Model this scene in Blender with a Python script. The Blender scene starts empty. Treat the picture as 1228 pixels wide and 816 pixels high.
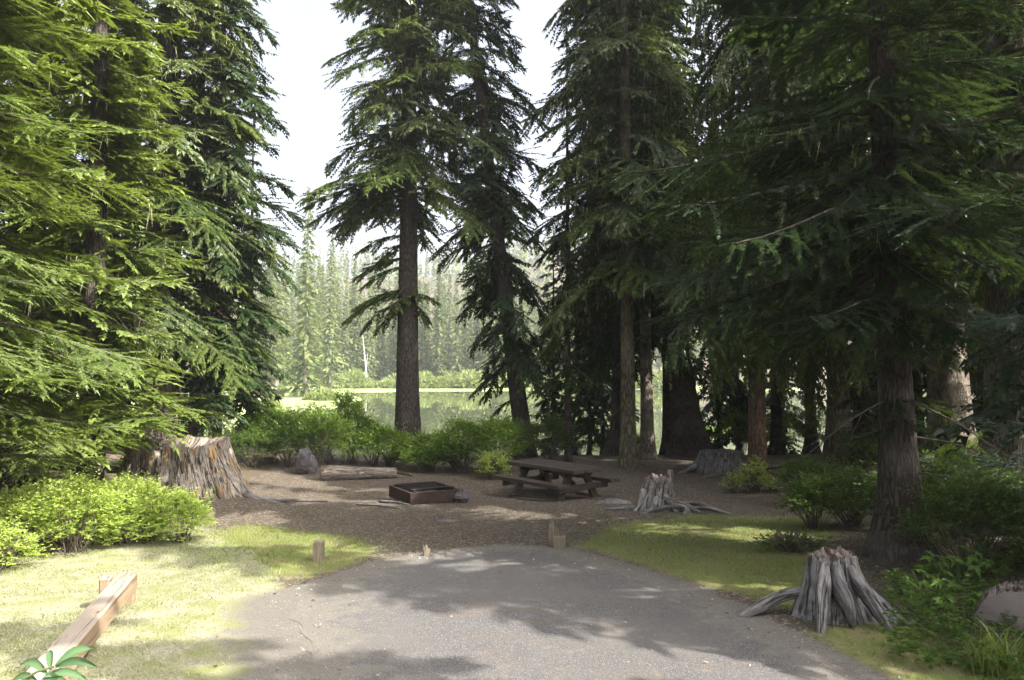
import bpy, math, random
import numpy as np
from math import radians, sin, cos, pi, sqrt, atan2

R = np.random.RandomState(7)
random.seed(7)
scene = bpy.context.scene
col = scene.collection

# ------------------------------------------------------------------ camera
PITCH = 2.35
CAMZ = 1.65
FPX, CXP, CYP = 900.0, 614.0, 408.0          # focal length and centre in photograph pixels
cam_d = bpy.data.cameras.new('camera')
cam = bpy.data.objects.new('camera', cam_d)
col.objects.link(cam)
cam.location = (0, 0, CAMZ)
cam.rotation_euler = (radians(90 + PITCH), 0, 0)
cam_d.sensor_width = 36.0
cam_d.lens = 36.0 * FPX / 1228.0
cam_d.clip_start = 0.05
cam_d.clip_end = 6000
scene.camera = cam

# ------------------------------------------------------------------ light
SUN_EL, SUN_A = 43.0, 29.0                    # elevation; degrees behind the lateral (+X) direction
e_, a_ = radians(SUN_EL), radians(SUN_A)
SUN = np.array([cos(e_) * cos(a_), -cos(e_) * sin(a_), sin(e_)])
world = bpy.data.worlds.new('World')
scene.world = world
world.use_nodes = True
wn = world.node_tree
wn.nodes.clear()
sky = wn.nodes.new('ShaderNodeTexSky')
sky.sky_type = 'NISHITA'
sky.sun_disc = False
sky.sun_elevation = e_
sky.sun_rotation = math.atan2(SUN[0], SUN[1])
sky.air_density = 0.65
sky.dust_density = 8.0
sky.ozone_density = 1.0
bg = wn.nodes.new('ShaderNodeBackground')
bg.inputs['Strength'].default_value = 0.14
wo = wn.nodes.new('ShaderNodeOutputWorld')
pale = wn.nodes.new('ShaderNodeHueSaturation')      # the thin bright veil of a hazy morning sky
pale.inputs['Saturation'].default_value = .5
pale.inputs['Value'].default_value = 1.3
wn.links.new(sky.outputs[0], pale.inputs['Color'])
wn.links.new(pale.outputs[0], bg.inputs[0])
wn.links.new(bg.outputs[0], wo.inputs[0])
sd = bpy.data.lights.new('sun', 'SUN')
sun = bpy.data.objects.new('sun', sd)
col.objects.link(sun)
sd.energy = 5.0
sd.angle = radians(0.5)
sd.color = (1.0, 0.95, 0.86)
from mathutils import Vector
sun.rotation_euler = Vector(tuple(SUN)).to_track_quat('Z', 'Y').to_euler()
sun.location = (20, -8, 30)
scene.view_settings.view_transform = 'Standard'
scene.view_settings.look = 'None'
scene.view_settings.gamma = 1
scene.view_settings.use_curve_mapping = False
scene.view_settings.exposure = 1.6
cy = scene.cycles
cy.max_bounces = 6
cy.diffuse_bounces = 3
cy.glossy_bounces = 3
cy.transmission_bounces = 4
cy.volume_bounces = 1
cy.transparent_max_bounces = 8
cy.use_adaptive_sampling = True
cy.adaptive_threshold = 0.008
cy.use_denoising = True
cy.sample_clamp_indirect = 4.0
cy.caustics_reflective = False
cy.caustics_refractive = False

# ------------------------------------------------------------------ helpers
def _hash(ix, iy, iz):
    n = (ix * 73856093) ^ (iy * 19349663) ^ (iz * 83492791)
    n = (n ^ (n >> 13)) * 1274126177
    n = n ^ (n >> 16)
    return (n & 0xFFFFF) / float(0xFFFFF)
def vnoise(x, y, z=0.0):
    x, y, z = np.broadcast_arrays(np.asarray(x, float), np.asarray(y, float), np.asarray(z, float))
    fx, fy, fz = np.floor(x), np.floor(y), np.floor(z)
    ix, iy, iz = fx.astype(np.int64), fy.astype(np.int64), fz.astype(np.int64)
    tx, ty, tz = x - fx, y - fy, z - fz
    tx, ty, tz = tx * tx * (3 - 2 * tx), ty * ty * (3 - 2 * ty), tz * tz * (3 - 2 * tz)
    r = 0
    for dx in (0, 1):
        for dy in (0, 1):
            for dz in (0, 1):
                r = r + _hash(ix + dx, iy + dy, iz + dz) * (tx if dx else 1 - tx) * (ty if dy else 1 - ty) * (tz if dz else 1 - tz)
    return r * 2 - 1
def fbm(x, y, z=0.0, o=4):
    r, a, s = 0, 0.5, 1.0
    for k in range(o):
        r = r + a * vnoise(np.asarray(x) * s + 17.1 * k, np.asarray(y) * s + 5.3 * k, np.asarray(z) * s + 2.7 * k)
        a *= 0.5
        s *= 2.03
    return r
def sstep(a, b, x):
    t = np.clip((x - a) / (b - a), 0, 1)
    return t * t * (3 - 2 * t)

def mesh(name, V, F, mats, parent=None, smooth=False, attrs=None, uv=None, midx=None, loc=None):
    """F: list of int arrays (n,k). ONE mesh object."""
    if not isinstance(F, (list, tuple)):
        F = [F]
    F = [np.asarray(f, dtype=np.int32) for f in F if len(f)]
    V = np.asarray(V, dtype=np.float32)
    me = bpy.data.meshes.new(name)
    me.vertices.add(len(V))
    me.vertices.foreach_set('co', V.ravel())
    nl = sum(f.size for f in F)
    me.loops.add(nl)
    me.loops.foreach_set('vertex_index', np.concatenate([f.ravel() for f in F]))
    tot = np.concatenate([np.full(len(f), f.shape[1], dtype=np.int32) for f in F])
    st = np.concatenate([[0], np.cumsum(tot)[:-1]]).astype(np.int32)
    me.polygons.add(len(tot))
    me.polygons.foreach_set('loop_start', st)
    me.polygons.foreach_set('loop_total', tot)
    if midx is not None:
        me.polygons.foreach_set('material_index', np.asarray(midx, dtype=np.int32))
    me.polygons.foreach_set('use_smooth', np.full(len(tot), bool(smooth)))
    me.update(calc_edges=True)
    for k, v in (attrs or {}).items():
        a = me.attributes.new(k, 'FLOAT', 'POINT')
        a.data.foreach_set('value', np.asarray(v, dtype=np.float32))
    if uv is not None:
        u = me.uv_layers.new(name='UVMap')
        li = np.concatenate([f.ravel() for f in F])
        u.data.foreach_set('uv', np.asarray(uv, dtype=np.float32)[li].ravel())
    for m in (mats if isinstance(mats, (list, tuple)) else [mats]):
        me.materials.append(m)
    o = bpy.data.objects.new(name, me)
    col.objects.link(o)
    if parent is not None:
        o.parent = parent
    if loc is not None:
        o.location = loc
    return o
def tag(o, label=None, cat=None, group=None, kind=None):
    if label: o['label'] = label
    if cat: o['category'] = cat
    if group: o['group'] = group
    if kind: o['kind'] = kind
    return o
def empty(name, loc, rz=0.0):
    o = bpy.data.objects.new(name, None)
    o.empty_display_size = 0.2
    o.location = loc
    o.rotation_euler = (0, 0, rz)
    col.objects.link(o)
    return o
class Acc:
    """collects vertices / faces of several shapes into one mesh"""
    def __init__(s):
        s.V, s.F, s.n, s.uv, s.M, s.A = [], {}, 0, [], {}, []
    def add(s, V, F, uv=None, mi=0, a=None):
        V = np.asarray(V, float)
        for f in (F if isinstance(F, (list, tuple)) else [F]):
            f = np.asarray(f)
            if not len(f): continue
            s.F.setdefault((f.shape[1], mi), []).append(f + s.n)
        s.V.append(V)
        s.uv.append(np.zeros((len(V), 2)) if uv is None else np.asarray(uv, float))
        s.A.append(np.zeros(len(V)) if a is None else np.broadcast_to(np.asarray(a, float), (len(V),)))
        s.n += len(V)
    def build(s, name, mats, parent=None, smooth=False, origin=None):
        V = np.concatenate(s.V)
        if origin is not None: V = V - np.asarray(origin)
        keys = sorted(s.F)
        F = [np.concatenate(s.F[k]) for k in keys]
        mi = np.concatenate([np.full(len(f), k[1]) for f, k in zip(F, keys)])
        return mesh(name, V, F, mats, parent, smooth, {'rnd': np.concatenate(s.A)}, np.concatenate(s.uv), mi)

# ------------------------------------------------------------------ terrain
WATER = -2.20
def lake_sd(x, y):
    """positive inside the lake, metres"""
    near = y - (33 + 1.5 * np.sin(x * 0.13) + 1.2 * np.sin(x * .4))
    far = 150 + 5 * np.sin(x * .05) + 2 * np.sin(x * .21) + 2.5 * vnoise(x * .35, y * .2) - y + np.clip(-x - 10, 0, 60) * -.5
    left = x + 0.185 * y + 1.0 + 1.2 * np.sin(y * .11) + 9 * sstep(60, 34, y)
    right = 260 - x
    return np.minimum(np.minimum(near, far), np.minimum(left, right))
def H(x, y):
    x = np.asarray(x, float); y = np.asarray(y, float)
    z = -0.07 * np.clip(y, -12, 17.5)
    k = sstep(15.5, 19.5, y)
    z = z * (1 - k) + (-1.2) * k
    # gentle natural unevenness outside the pad
    off = sstep(1.8, 4.5, np.abs(x - .3)) * sstep(-2, 4, y) + sstep(11, 14, y)
    z = z + fbm(x * .35, y * .35, 3) * .10 * np.clip(off, 0, 1) + fbm(x * 1.7, y * 1.7, 9, 2) * .02 * np.clip(off, 0, 1)
    # raised banks left and right
    z = z + .35 * sstep(-5.5, -9.5, x) * sstep(8, 13, y) * sstep(30, 24, y)
    z = z + .25 * np.exp(-((x + 5.6) ** 2 / 2.2 + (y - 14.7) ** 2 / 2.0))
    z = z + .35 * sstep(4.6, 8, x) * sstep(-2, 5, y) * sstep(16, 9, y)
    # bank down to meadow and lake
    b = sstep(24.5, 33, y)
    mead = -1.93 + .12 * fbm(x * .05, y * .05, 1) + 2.5 * sstep(-70, -140, x)
    rightland = sstep(60, 100, x) * 0
    z = z * (1 - b) + mead * b
    s = lake_sd(x, y)
    z = np.where(y > 28, z * (1 - sstep(-3.5, 3, s)) + (-3.4) * sstep(-3.5, 3, s), z)
    z = z + 1.5 * sstep(158, 190, y) + 58 * sstep(215, 470, y + .10 * x) * (1 + .16 * np.sin(x * .013 + 1.2) + .06 * np.sin(x * .05)) + 3 * fbm(x * .03, y * .03, 5) * sstep(215, 300, y)
    return z
p_ = radians(PITCH)
def ray(px, py):
    u, v = (px - CXP) / FPX, (CYP - py) / FPX
    return np.array([u, cos(p_) - v * sin(p_), sin(p_) + v * cos(p_)])
def gp(px, py, dz=0.0):
    """ground point seen at photograph pixel"""
    d = ray(px, py)
    t = np.arange(2.0, 60, .25)
    g = CAMZ + d[2] * t - H(d[0] * t, d[1] * t)
    k = int(np.argmax(g < dz)) if (g < dz).any() else len(t) - 1
    t = np.linspace(t[max(0, k - 1)], t[k], 24)
    g = CAMZ + d[2] * t - H(d[0] * t, d[1] * t)
    k = int(np.argmax(g < dz)) if (g < dz).any() else 23
    q = d * t[k]
    return np.array([q[0], q[1], float(H(q[0], q[1]))])
def at(px, py, depth):
    """point at pixel and forward distance"""
    d = ray(px, py)
    q = d * (depth / d[1])
    return np.array([q[0], q[1], CAMZ + q[2]])
def gx(px, depth):
    """ground point under pixel column at a forward distance"""
    x = (px - CXP) / FPX * depth
    return np.array([x, depth, float(H(x, depth))])

# ------------------------------------------------------------------ materials
def new_mat(name):
    m = bpy.data.materials.new(name)
    m.use_nodes = True
    m.node_tree.nodes.clear()
    return m, m.node_tree
class N:
    def __init__(s, name):
        s.m, s.t = new_mat(name)
    def n(s, typ, **kw):
        nd = s.t.nodes.new(typ)
        for k, v in kw.items():
            setattr(nd, k, v)
        return nd
    def l(s, a, b):
        s.t.links.new(a, b)
    def val(s, sock, v):
        if hasattr(v, 'is_linked') or hasattr(v, 'links'):
            s.l(v, sock)
        else:
            sock.default_value = v
    def noise(s, vec, scale, detail=4, rough=.55, dist=0.0):
        nd = s.n('ShaderNodeTexNoise')
        if vec is not None: s.l(vec, nd.inputs['Vector'])
        nd.inputs['Scale'].default_value = scale
        nd.inputs['Detail'].default_value = detail
        nd.inputs['Roughness'].default_value = rough
        nd.inputs['Distortion'].default_value = dist
        return nd.outputs['Fac']
    def ramp(s, fac, stops):
        nd = s.n('ShaderNodeValToRGB')
        e = nd.color_ramp.elements
        while len(e) < len(stops): e.new(.5)
        for i, (p, c) in enumerate(stops):
            e[i].position = p
            e[i].color = (c[0], c[1], c[2], 1) if not isinstance(c, (int, float)) else (c, c, c, 1)
        s.l(fac, nd.inputs[0])
        return nd.outputs['Color']
    def mix(s, fac, a, b, mode='MIX'):
        nd = s.n('ShaderNodeMix', data_type='RGBA', blend_type=mode)
        s.val(nd.inputs[0], fac)
        for sock, v in ((nd.inputs[6], a), (nd.inputs[7], b)):
            if isinstance(v, tuple): v = (v[0], v[1], v[2], 1)
            s.val(sock, v)
        return nd.outputs[2]
    def math(s, op, a, b=None, clamp=False):
        nd = s.n('ShaderNodeMath', operation=op, use_clamp=clamp)
        s.val(nd.inputs[0], a)
        if b is not None: s.val(nd.inputs[1], b)
        return nd.outputs[0]
    def mapv(s, vec, scale=(1, 1, 1)):
        nd = s.n('ShaderNodeMapping')
        s.l(vec, nd.inputs['Vector'])
        nd.inputs['Scale'].default_value = scale
        return nd.outputs[0]
    def attr(s, name):
        return s.n('ShaderNodeAttribute', attribute_name=name).outputs['Fac']
    def bump(s, h, strength=.5, dist=.02):
        nd = s.n('ShaderNodeBump')
        s.l(h, nd.inputs['Height'])
        nd.inputs['Strength'].default_value = strength
        nd.inputs['Distance'].default_value = dist
        return nd.outputs[0]
    def out(s, sh):
        o = s.n('ShaderNodeOutputMaterial')
        s.l(sh, o.inputs['Surface'])
        return s.m
    def pbr(s, color, rough=.8, normal=None, spec=.3, metal=0.0):
        p = s.n('ShaderNodeBsdfPrincipled')
        if isinstance(color, tuple): color = (color[0], color[1], color[2], 1)
        s.val(p.inputs['Base Color'], color)
        s.val(p.inputs['Roughness'], rough)
        p.inputs['Specular IOR Level'].default_value = spec
        p.inputs['Metallic'].default_value = metal
        if normal is not None: s.l(normal, p.inputs['Normal'])
        return p.outputs[0]

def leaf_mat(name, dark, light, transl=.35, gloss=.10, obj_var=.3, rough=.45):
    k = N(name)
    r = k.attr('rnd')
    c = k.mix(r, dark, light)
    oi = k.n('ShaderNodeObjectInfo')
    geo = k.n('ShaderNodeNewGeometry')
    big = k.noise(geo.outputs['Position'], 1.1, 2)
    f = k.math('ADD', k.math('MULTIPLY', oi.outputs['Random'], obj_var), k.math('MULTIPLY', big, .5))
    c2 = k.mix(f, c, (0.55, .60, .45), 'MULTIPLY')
    df = k.n('ShaderNodeBsdfDiffuse'); k.l(c2, df.inputs[0])
    tr = k.n('ShaderNodeBsdfTranslucent')
    tc = k.mix(.5, c2, (min(1, light[0] * 2.0), min(1, light[1] * 2.0), light[2] * .9))
    k.l(tc, tr.inputs[0])
    gl = k.n('ShaderNodeBsdfGlossy'); gl.inputs['Roughness'].default_value = rough
    gl.inputs[0].default_value = (.85, .9, .85, 1)
    m1 = k.n('ShaderNodeMixShader'); m1.inputs[0].default_value = transl
    k.l(df.outputs[0], m1.inputs[1]); k.l(tr.outputs[0], m1.inputs[2])
    fr = k.n('ShaderNodeFresnel'); fr.inputs[0].default_value = 1.4
    g = k.math('MULTIPLY', fr.outputs[0], gloss * 4)
    m2 = k.n('ShaderNodeMixShader'); k.l(g, m2.inputs[0])
    k.l(m1.outputs[0], m2.inputs[1]); k.l(gl.outputs[0], m2.inputs[2])
    return k.out(m2.outputs[0])

M = {}
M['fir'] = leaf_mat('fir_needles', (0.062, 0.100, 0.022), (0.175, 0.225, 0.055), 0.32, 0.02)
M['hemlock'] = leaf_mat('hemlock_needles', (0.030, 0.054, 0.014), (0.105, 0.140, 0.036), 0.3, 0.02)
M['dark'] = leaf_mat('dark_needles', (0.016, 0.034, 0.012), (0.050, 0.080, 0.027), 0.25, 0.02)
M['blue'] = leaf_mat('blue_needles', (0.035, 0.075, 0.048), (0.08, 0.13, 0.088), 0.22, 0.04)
M['lichen'] = leaf_mat('beard_lichen', (.21, .22, .12), (.40, .40, .26), .25, .0, .1, .9)
M['farneedle'] = leaf_mat('far_needles', (.060, .090, .045), (.19, .22, .085), .2, .02, .5)
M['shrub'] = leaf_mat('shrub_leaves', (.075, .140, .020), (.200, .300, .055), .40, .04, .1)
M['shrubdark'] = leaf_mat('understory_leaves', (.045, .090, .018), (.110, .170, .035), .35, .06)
M['brightleaf'] = leaf_mat('bright_leaves', (.20, .28, .05), (.42, .50, .15), .45, .05, .0)
M['willow'] = leaf_mat('willow_leaves', (.15, .20, .07), (.26, .30, .11), .3, .03)
M['grass'] = leaf_mat('grass_blades', (.16, .18, .085), (.42, .41, .29), .3, .03, .05)
M['grassgreen'] = leaf_mat('green_grass_blades', (.085, .14, .025), (.22, .26, .075), .3, .03, .05)
M['bigleaf'] = leaf_mat('broad_leaf', (.09, .17, .03), (.15, .25, .05), .35, .08)
M['sprig'] = leaf_mat('sprig_leaf', (.09, .17, .08), (.14, .23, .12), .35, .03)

def bark_mat(name, dark, light, lich=0.0, sc=1.0):
    k = N(name)
    uv = k.n('ShaderNodeUVMap').outputs[0]
    v1 = k.mapv(uv, (22 * sc, 4.5 * sc, 1))
    vor = k.n('ShaderNodeTexVoronoi', feature='DISTANCE_TO_EDGE')
    nz = k.noise(uv, 9, 3)
    vv = k.n('ShaderNodeVectorMath', operation='MULTIPLY_ADD')
    k.l(k.n('ShaderNodeTexNoise').outputs['Color'], vv.inputs[0])
    k.t.links.remove(vv.inputs[0].links[0])
    cn = k.n('ShaderNodeTexNoise'); k.l(v1, cn.inputs['Vector']); cn.inputs['Scale'].default_value = 1.3
    k.l(cn.outputs['Color'], vv.inputs[0]); vv.inputs[1].default_value = (1.2, 1.2, 0); k.l(v1, vv.inputs[2])
    k.l(vv.outputs[0], vor.inputs['Vector']); vor.inputs['Scale'].default_value = 1.0
    crack = k.ramp(vor.outputs['Distance'], [(0.0, 0.0), (.22, .75), (.6, 1.0)])
    fine = k.noise(k.mapv(uv, (60, 18, 1)), 1.0, 5, .65)
    c = k.mix(fine, dark, light)
    c = k.mix(crack, (dark[0] * .45, dark[1] * .42, dark[2] * .4), c)
    patch = k.ramp(k.noise(uv, 1.6, 4), [(.50, 0.0), (.66, 1.0)])
    c = k.mix(k.math('MULTIPLY', patch, .35), c, (light[0] * 1.25, light[1] * 1.25, light[2] * 1.2))
    if lich > 0:
        lp = k.ramp(k.noise(k.mapv(uv, (14, 3, 1)), 1.0, 5, .7), [(.50, 0.0), (.60, 1.0)])
        c = k.mix(k.math('MULTIPLY', lp, lich), c, (.27, .27, .13))
    h = k.math('ADD', crack, k.math('MULTIPLY', fine, .6))
    return k.out(k.pbr(c, .92, k.bump(h, .9, .03), .15))
M['bark'] = bark_mat('grey_brown_bark', (.070, .058, .050), (.150, .130, .115))
M['bark_red'] = bark_mat('red_brown_bark', (.13, .085, .055), (.27, .185, .125))
M['bark_lichen'] = bark_mat('lichened_bark', (.11, .09, .07), (.21, .18, .14), .75)
M['bark_pale'] = bark_mat('pale_flaky_bark', (.16, .13, .10), (.42, .37, .31), .15)

def deadwood_mat(name, dark, light, warm, warmth=.35, rscale=1.0):
    k = N(name)
    uv = k.n('ShaderNodeUVMap').outputs[0]
    g1 = k.noise(k.mapv(uv, (30 * rscale, 2.6, 1)), 1.0, 6, .7, 1.2)
    g2 = k.noise(k.mapv(uv, (70 * rscale, 7.0, 1)), 1.0, 5, .7, .8)
    g3 = k.noise(uv, 6.5, 5, .65)
    cr = k.ramp(g1, [(.41, 0.0), (.485, 1.0)])
    c = k.mix(k.ramp(g2, [(.34, 0.0), (.66, 1.0)]), dark, light)
    c = k.mix(k.ramp(g3, [(.38, .65), (.60, 0.0)]), c, (dark[0] * .62, dark[1] * .58, dark[2] * .55))
    wp = k.ramp(k.noise(k.mapv(uv, (5 * rscale, 1.2, 1)), 1.0, 4), [(.50, 0.0), (.62, 1.0)])
    c = k.mix(k.math('MULTIPLY', wp, warmth), c, warm)
    c = k.mix(cr, (dark[0] * .28, dark[1] * .25, dark[2] * .24), c)
    h = k.math('ADD', cr, k.math('MULTIPLY', g2, .5))
    return k.out(k.pbr(c, .9, k.bump(h, 1.0, .035), .1))
M['silver'] = deadwood_mat('silver_deadwood', (.20, .19, .185), (.42, .41, .405), (.30, .23, .16), .35)
M['stumpwood'] = deadwood_mat('weathered_stump_wood', (.20, .175, .15), (.41, .375, .33), (.36, .23, .10), .85)
M['logwood'] = deadwood_mat('log_wood', (.20, .165, .145), (.38, .33, .29), (.30, .19, .11), .5)
M['darklog'] = deadwood_mat('dark_grey_log', (.11, .10, .10), (.22, .20, .20), (.16, .11, .08), .4)
M['palelog'] = deadwood_mat('pale_log_wood', (.24, .21, .185), (.44, .40, .36), (.30, .19, .11), .4)
M['bleached'] = deadwood_mat('bleached_wood', (.42, .38, .34), (.68, .64, .58), (.4, .3, .2), .2)
M['rotten'] = deadwood_mat('rotten_wood', (.09, .065, .045), (.20, .14, .09), (.22, .13, .06), .6)

def simple(name, c1, c2, scale=8, rough=.85, bump=.3, bd=.01, spec=.3, stretch=(1, 1, 1)):
    k = N(name)
    tc = k.n('ShaderNodeTexCoord').outputs['Object']
    v = k.mapv(tc, stretch)
    a = k.noise(v, scale, 6, .65)
    return k.out(k.pbr(k.mix(k.ramp(a, [(.3, 0.0), (.7, 1.0)]), c1, c2), rough, k.bump(a, bump, bd), spec))
M['twig'] = simple('twig_bark', (.07, .055, .045), (.14, .115, .09), 20)
M['rock'] = simple('grey_rock', (.08, .078, .08), (.19, .18, .18), 6, .9, .6, .03)
M['darkrock'] = simple('dark_rock', (.045, .040, .042), (.11, .10, .105), 5, .9, .5, .02)
M['rust'] = simple('rusted_steel', (.020, .014, .012), (.056, .034, .027), 9, .75, .25, .004)
M['iron'] = simple('black_iron', (.015, .013, .012), (.045, .035, .03), 30, .6, .2, .002)
M['tablewood'] = simple('dark_stained_timber', (.028, .021, .016), (.068, .050, .040), 5, .6, .3, .004, .4, (1, 9, 9))
M['endgrain'] = simple('sawn_end_grain', (.22, .19, .16), (.38, .34, .29), 12)
M['stem'] = simple('green_stem', (.07, .10, .03), (.14, .15, .06), 20)
M['bone'] = simple('pale_stem_tip', (.35, .42, .2), (.45, .5, .25), 20)

# sawn pale-orange timber (rail)
def timber():
    k = N('weathered_orange_timber')
    tc = k.n('ShaderNodeTexCoord').outputs['Object']
    g = k.noise(k.mapv(tc, (.9, 30, 30)), 1.0, 6, .65, .6)
    g2 = k.noise(k.mapv(tc, (2.5, 110, 110)), 1.0, 4, .65)
    c = k.mix(k.ramp(g, [(.3, 0.0), (.7, 1.0)]), (.14, .095, .056), (.33, .245, .16))
    geo = k.n('ShaderNodeNewGeometry')
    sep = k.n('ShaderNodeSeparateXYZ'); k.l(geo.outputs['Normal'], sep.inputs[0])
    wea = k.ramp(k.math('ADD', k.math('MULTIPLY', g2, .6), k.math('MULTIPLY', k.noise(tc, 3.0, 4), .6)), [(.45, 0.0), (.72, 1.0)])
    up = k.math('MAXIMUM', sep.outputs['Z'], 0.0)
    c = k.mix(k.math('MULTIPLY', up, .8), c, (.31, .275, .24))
    c = k.mix(k.math('MULTIPLY', wea, .4), c, (.30, .23, .17))
    kn = k.n('ShaderNodeTexVoronoi'); k.l(k.mapv(tc, (1.7, 6, 6)), kn.inputs['Vector']); kn.inputs['Scale'].default_value = 1.0
    c = k.mix(k.ramp(kn.outputs['Distance'], [(.03, 1.0), (.09, 0.0)]), c, (.13, .07, .035))
    chk = k.ramp(k.noise(k.mapv(tc, (.7, 42, 42)), 1.0, 5, .7, .8), [(.37, 1.0), (.43, 0.0)])
    c = k.mix(k.math('MULTIPLY', chk, .8), c, (.06, .04, .028))
    return k.out(k.pbr(c, .8, k.bump(k.math('SUBTRACT', k.math('ADD', g, g2), chk), .6, .008), .15))
M['timber'] = timber()

def cutlog():
    k = N('sawn_log_face')
    tc = k.n('ShaderNodeTexCoord').outputs['Object']
    w = k.n('ShaderNodeTexWave', wave_type='RINGS', rings_direction='SPHERICAL')
    k.l(tc, w.inputs['Vector']); w.inputs['Scale'].default_value = 26; w.inputs['Distortion'].default_value = 1.5
    w.inputs['Detail'].default_value = 4
    n2 = k.noise(k.mapv(tc, (3, 3, 40)), 1.5, 5)
    c = k.mix(w.outputs['Fac'], (.15, .13, .115), (.19, .168, .15))
    c = k.mix(k.math('MULTIPLY', n2, .6), c, (.12, .105, .095))
    return k.out(k.pbr(c, .85, k.bump(n2, .4, .01), .1))
M['cutlog'] = cutlog()

# ground
def ground_mat():
    k = N('forest_ground')
    geo = k.n('ShaderNodeNewGeometry')
    P = geo.outputs['Position']
    big = k.noise(P, .55, 4)
    mid = k.noise(P, 3.2, 5, .65)
    fine = k.noise(P, 24, 5, .7)
    vfine = k.noise(P, 85, 3, .7)
    vo = k.n('ShaderNodeTexVoronoi'); k.l(P, vo.inputs['Vector']); vo.inputs['Scale'].default_value = 38
    vc = k.n('ShaderNodeSeparateColor'); k.l(vo.outputs['Color'], vc.inputs[0])
    # dirt with needle litter and chips
    dirt = k.mix(k.ramp(fine, [(.3, 0.0), (.7, 1.0)]), (.044, .037, .029), (.135, .112, .088))
    dirt = k.mix(k.ramp(big, [(.4, 0.0), (.65, 1.0)]), dirt, (.100, .086, .070))
    chips = k.ramp(vc.outputs[0], [(.80, 0.0), (.86, 1.0)])
    dirt = k.mix(k.math('MULTIPLY', chips, .55), dirt, (.36, .28, .20))
    dk = k.ramp(vc.outputs[1], [(.78, 0.0), (.86, 1.0)])
    dirt = k.mix(k.math('MULTIPLY', dk, .5), dirt, (.05, .038, .030))
    # dry mown grass
    gr = k.mix(k.ramp(fine, [(.3, 0.0), (.7, 1.0)]), (.165, .16, .095), (.40, .385, .29))
    gr = k.mix(k.ramp(mid, [(.38, 1.0), (.60, 0.0)]), gr, (.19, .21, .085))
    gr = k.mix(k.ramp(vfine, [(.3, 1.0), (.5, 0.0)]), gr, (.13, .11, .06))
    # greener grass
    gg = k.mix(fine, (.085, .11, .03), (.22, .235, .075))
    gg = k.mix(k.ramp(mid, [(.45, 0.0), (.7, 1.0)]), gg, (.20, .16, .10))
    # meadow far away
    me = k.mix(k.noise(P, .12, 4), (.17, .23, .08), (.31, .34, .16))
    # forest litter
    fo = k.mix(fine, (.05, .045, .03), (.15, .12, .08))
    def edge(a, w=.55):
        s = k.math('ADD', a, k.math('MULTIPLY', k.math('SUBTRACT', k.math('ADD', k.math('MULTIPLY', mid, .55), k.math('MULTIPLY', fine, .45)), .5), w * 1.9))
        return k.ramp(s, [(.40, 0.0), (.60, 1.0)])
    c = k.mix(edge(k.attr('forest')), dirt, fo)
    c = k.mix(edge(k.attr('green')), c, gg)
    c = k.mix(edge(k.attr('dry')), c, gr)
    c = k.mix(edge(k.attr('gravel'), .5), c, k.mix(k.ramp(vfine, [(.3, 0.0), (.7, 1.0)]), (.09, .082, .072), (.21, .195, .17)))
    c = k.mix(edge(k.attr('meadow'), .3), c, me)
    c = k.mix(k.attr('mud'), c, (.14, .13, .06))
    h = k.math('ADD', k.math('MULTIPLY', fine, 1.0), k.math('MULTIPLY', vc.outputs[2], .35))
    h = k.math('ADD', h, k.math('MULTIPLY', vfine, .5))
    return k.out(k.pbr(c, .95, k.bump(h, .55, .03), .12))
M['ground'] = ground_mat()
def pad_mat():
    k = N('worn_asphalt')
    P = k.n('ShaderNodeNewGeometry').outputs['Position']
    f = k.noise(P, 120, 3, .8)
    vo = k.n('ShaderNodeTexVoronoi'); k.l(P, vo.inputs['Vector']); vo.inputs['Scale'].default_value = 210
    sc = k.n('ShaderNodeSeparateColor'); k.l(vo.outputs['Color'], sc.inputs[0])
    c = k.mix(sc.outputs[0], (.045, .043, .044), (.145, .140, .138))
    c = k.mix(k.ramp(sc.outputs[1], [(.90, 0.0), (.96, 1.0)]), c, (.30, .285, .27))
    big = k.noise(P, .9, 5, .6)
    c = k.mix(k.ramp(big, [(.42, 0.0), (.66, .75)]), c, (.130, .122, .114))
    lit = k.ramp(k.noise(P, 7, 6, .75), [(.56, 0.0), (.72, .8)])
    c = k.mix(lit, c, (.22, .17, .125))
    dr = k.ramp(k.noise(k.mapv(P, (1.1, 3.2, 1)), 1.0, 6, .8), [(.56, 0.0), (.66, .75)])
    c = k.mix(dr, c, (.135, .105, .08))
    a = k.math('ADD', k.attr('edge'), k.math('MULTIPLY', k.math('SUBTRACT', k.noise(P, 4.5, 6, .7), .5), 1.5))
    er = k.ramp(a, [(.42, 0.0), (.62, 1.0)])
    dirt = k.mix(k.ramp(k.noise(P, 85, 3, .7), [(.3, 0.0), (.7, 1.0)]), (.09, .082, .072), (.21, .195, .17))
    c = k.mix(er, c, dirt)
    return k.out(k.pbr(c, .93, k.bump(k.math('ADD', sc.outputs[0], f), .5, .006), .2))
M['pad'] = pad_mat()
def water_mat():
    k = N('lake_water')
    P = k.n('ShaderNodeNewGeometry').outputs['Position']
    w1 = k.noise(k.mapv(P, (1.2, .5, 1)), 1.0, 3, .5)
    w2 = k.noise(k.mapv(P, (.10, .03, 1)), 1.0, 2, .5)
    h = k.math('ADD', k.math('MULTIPLY', w1, .3), w2)
    rip = k.ramp(k.noise(k.mapv(P, (.01, .05, 1)), 1.0, 3), [(.48, .015), (.62, .10)])
    c = k.mix(w2, (.055, .070, .030), (.085, .10, .045))
    sep = k.n('ShaderNodeSeparateColor'); k.l(rip, sep.inputs[0])
    return k.out(k.pbr(c, sep.outputs[0], k.bump(h, .05, .12), .5))
M['water'] = water_mat()

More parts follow.
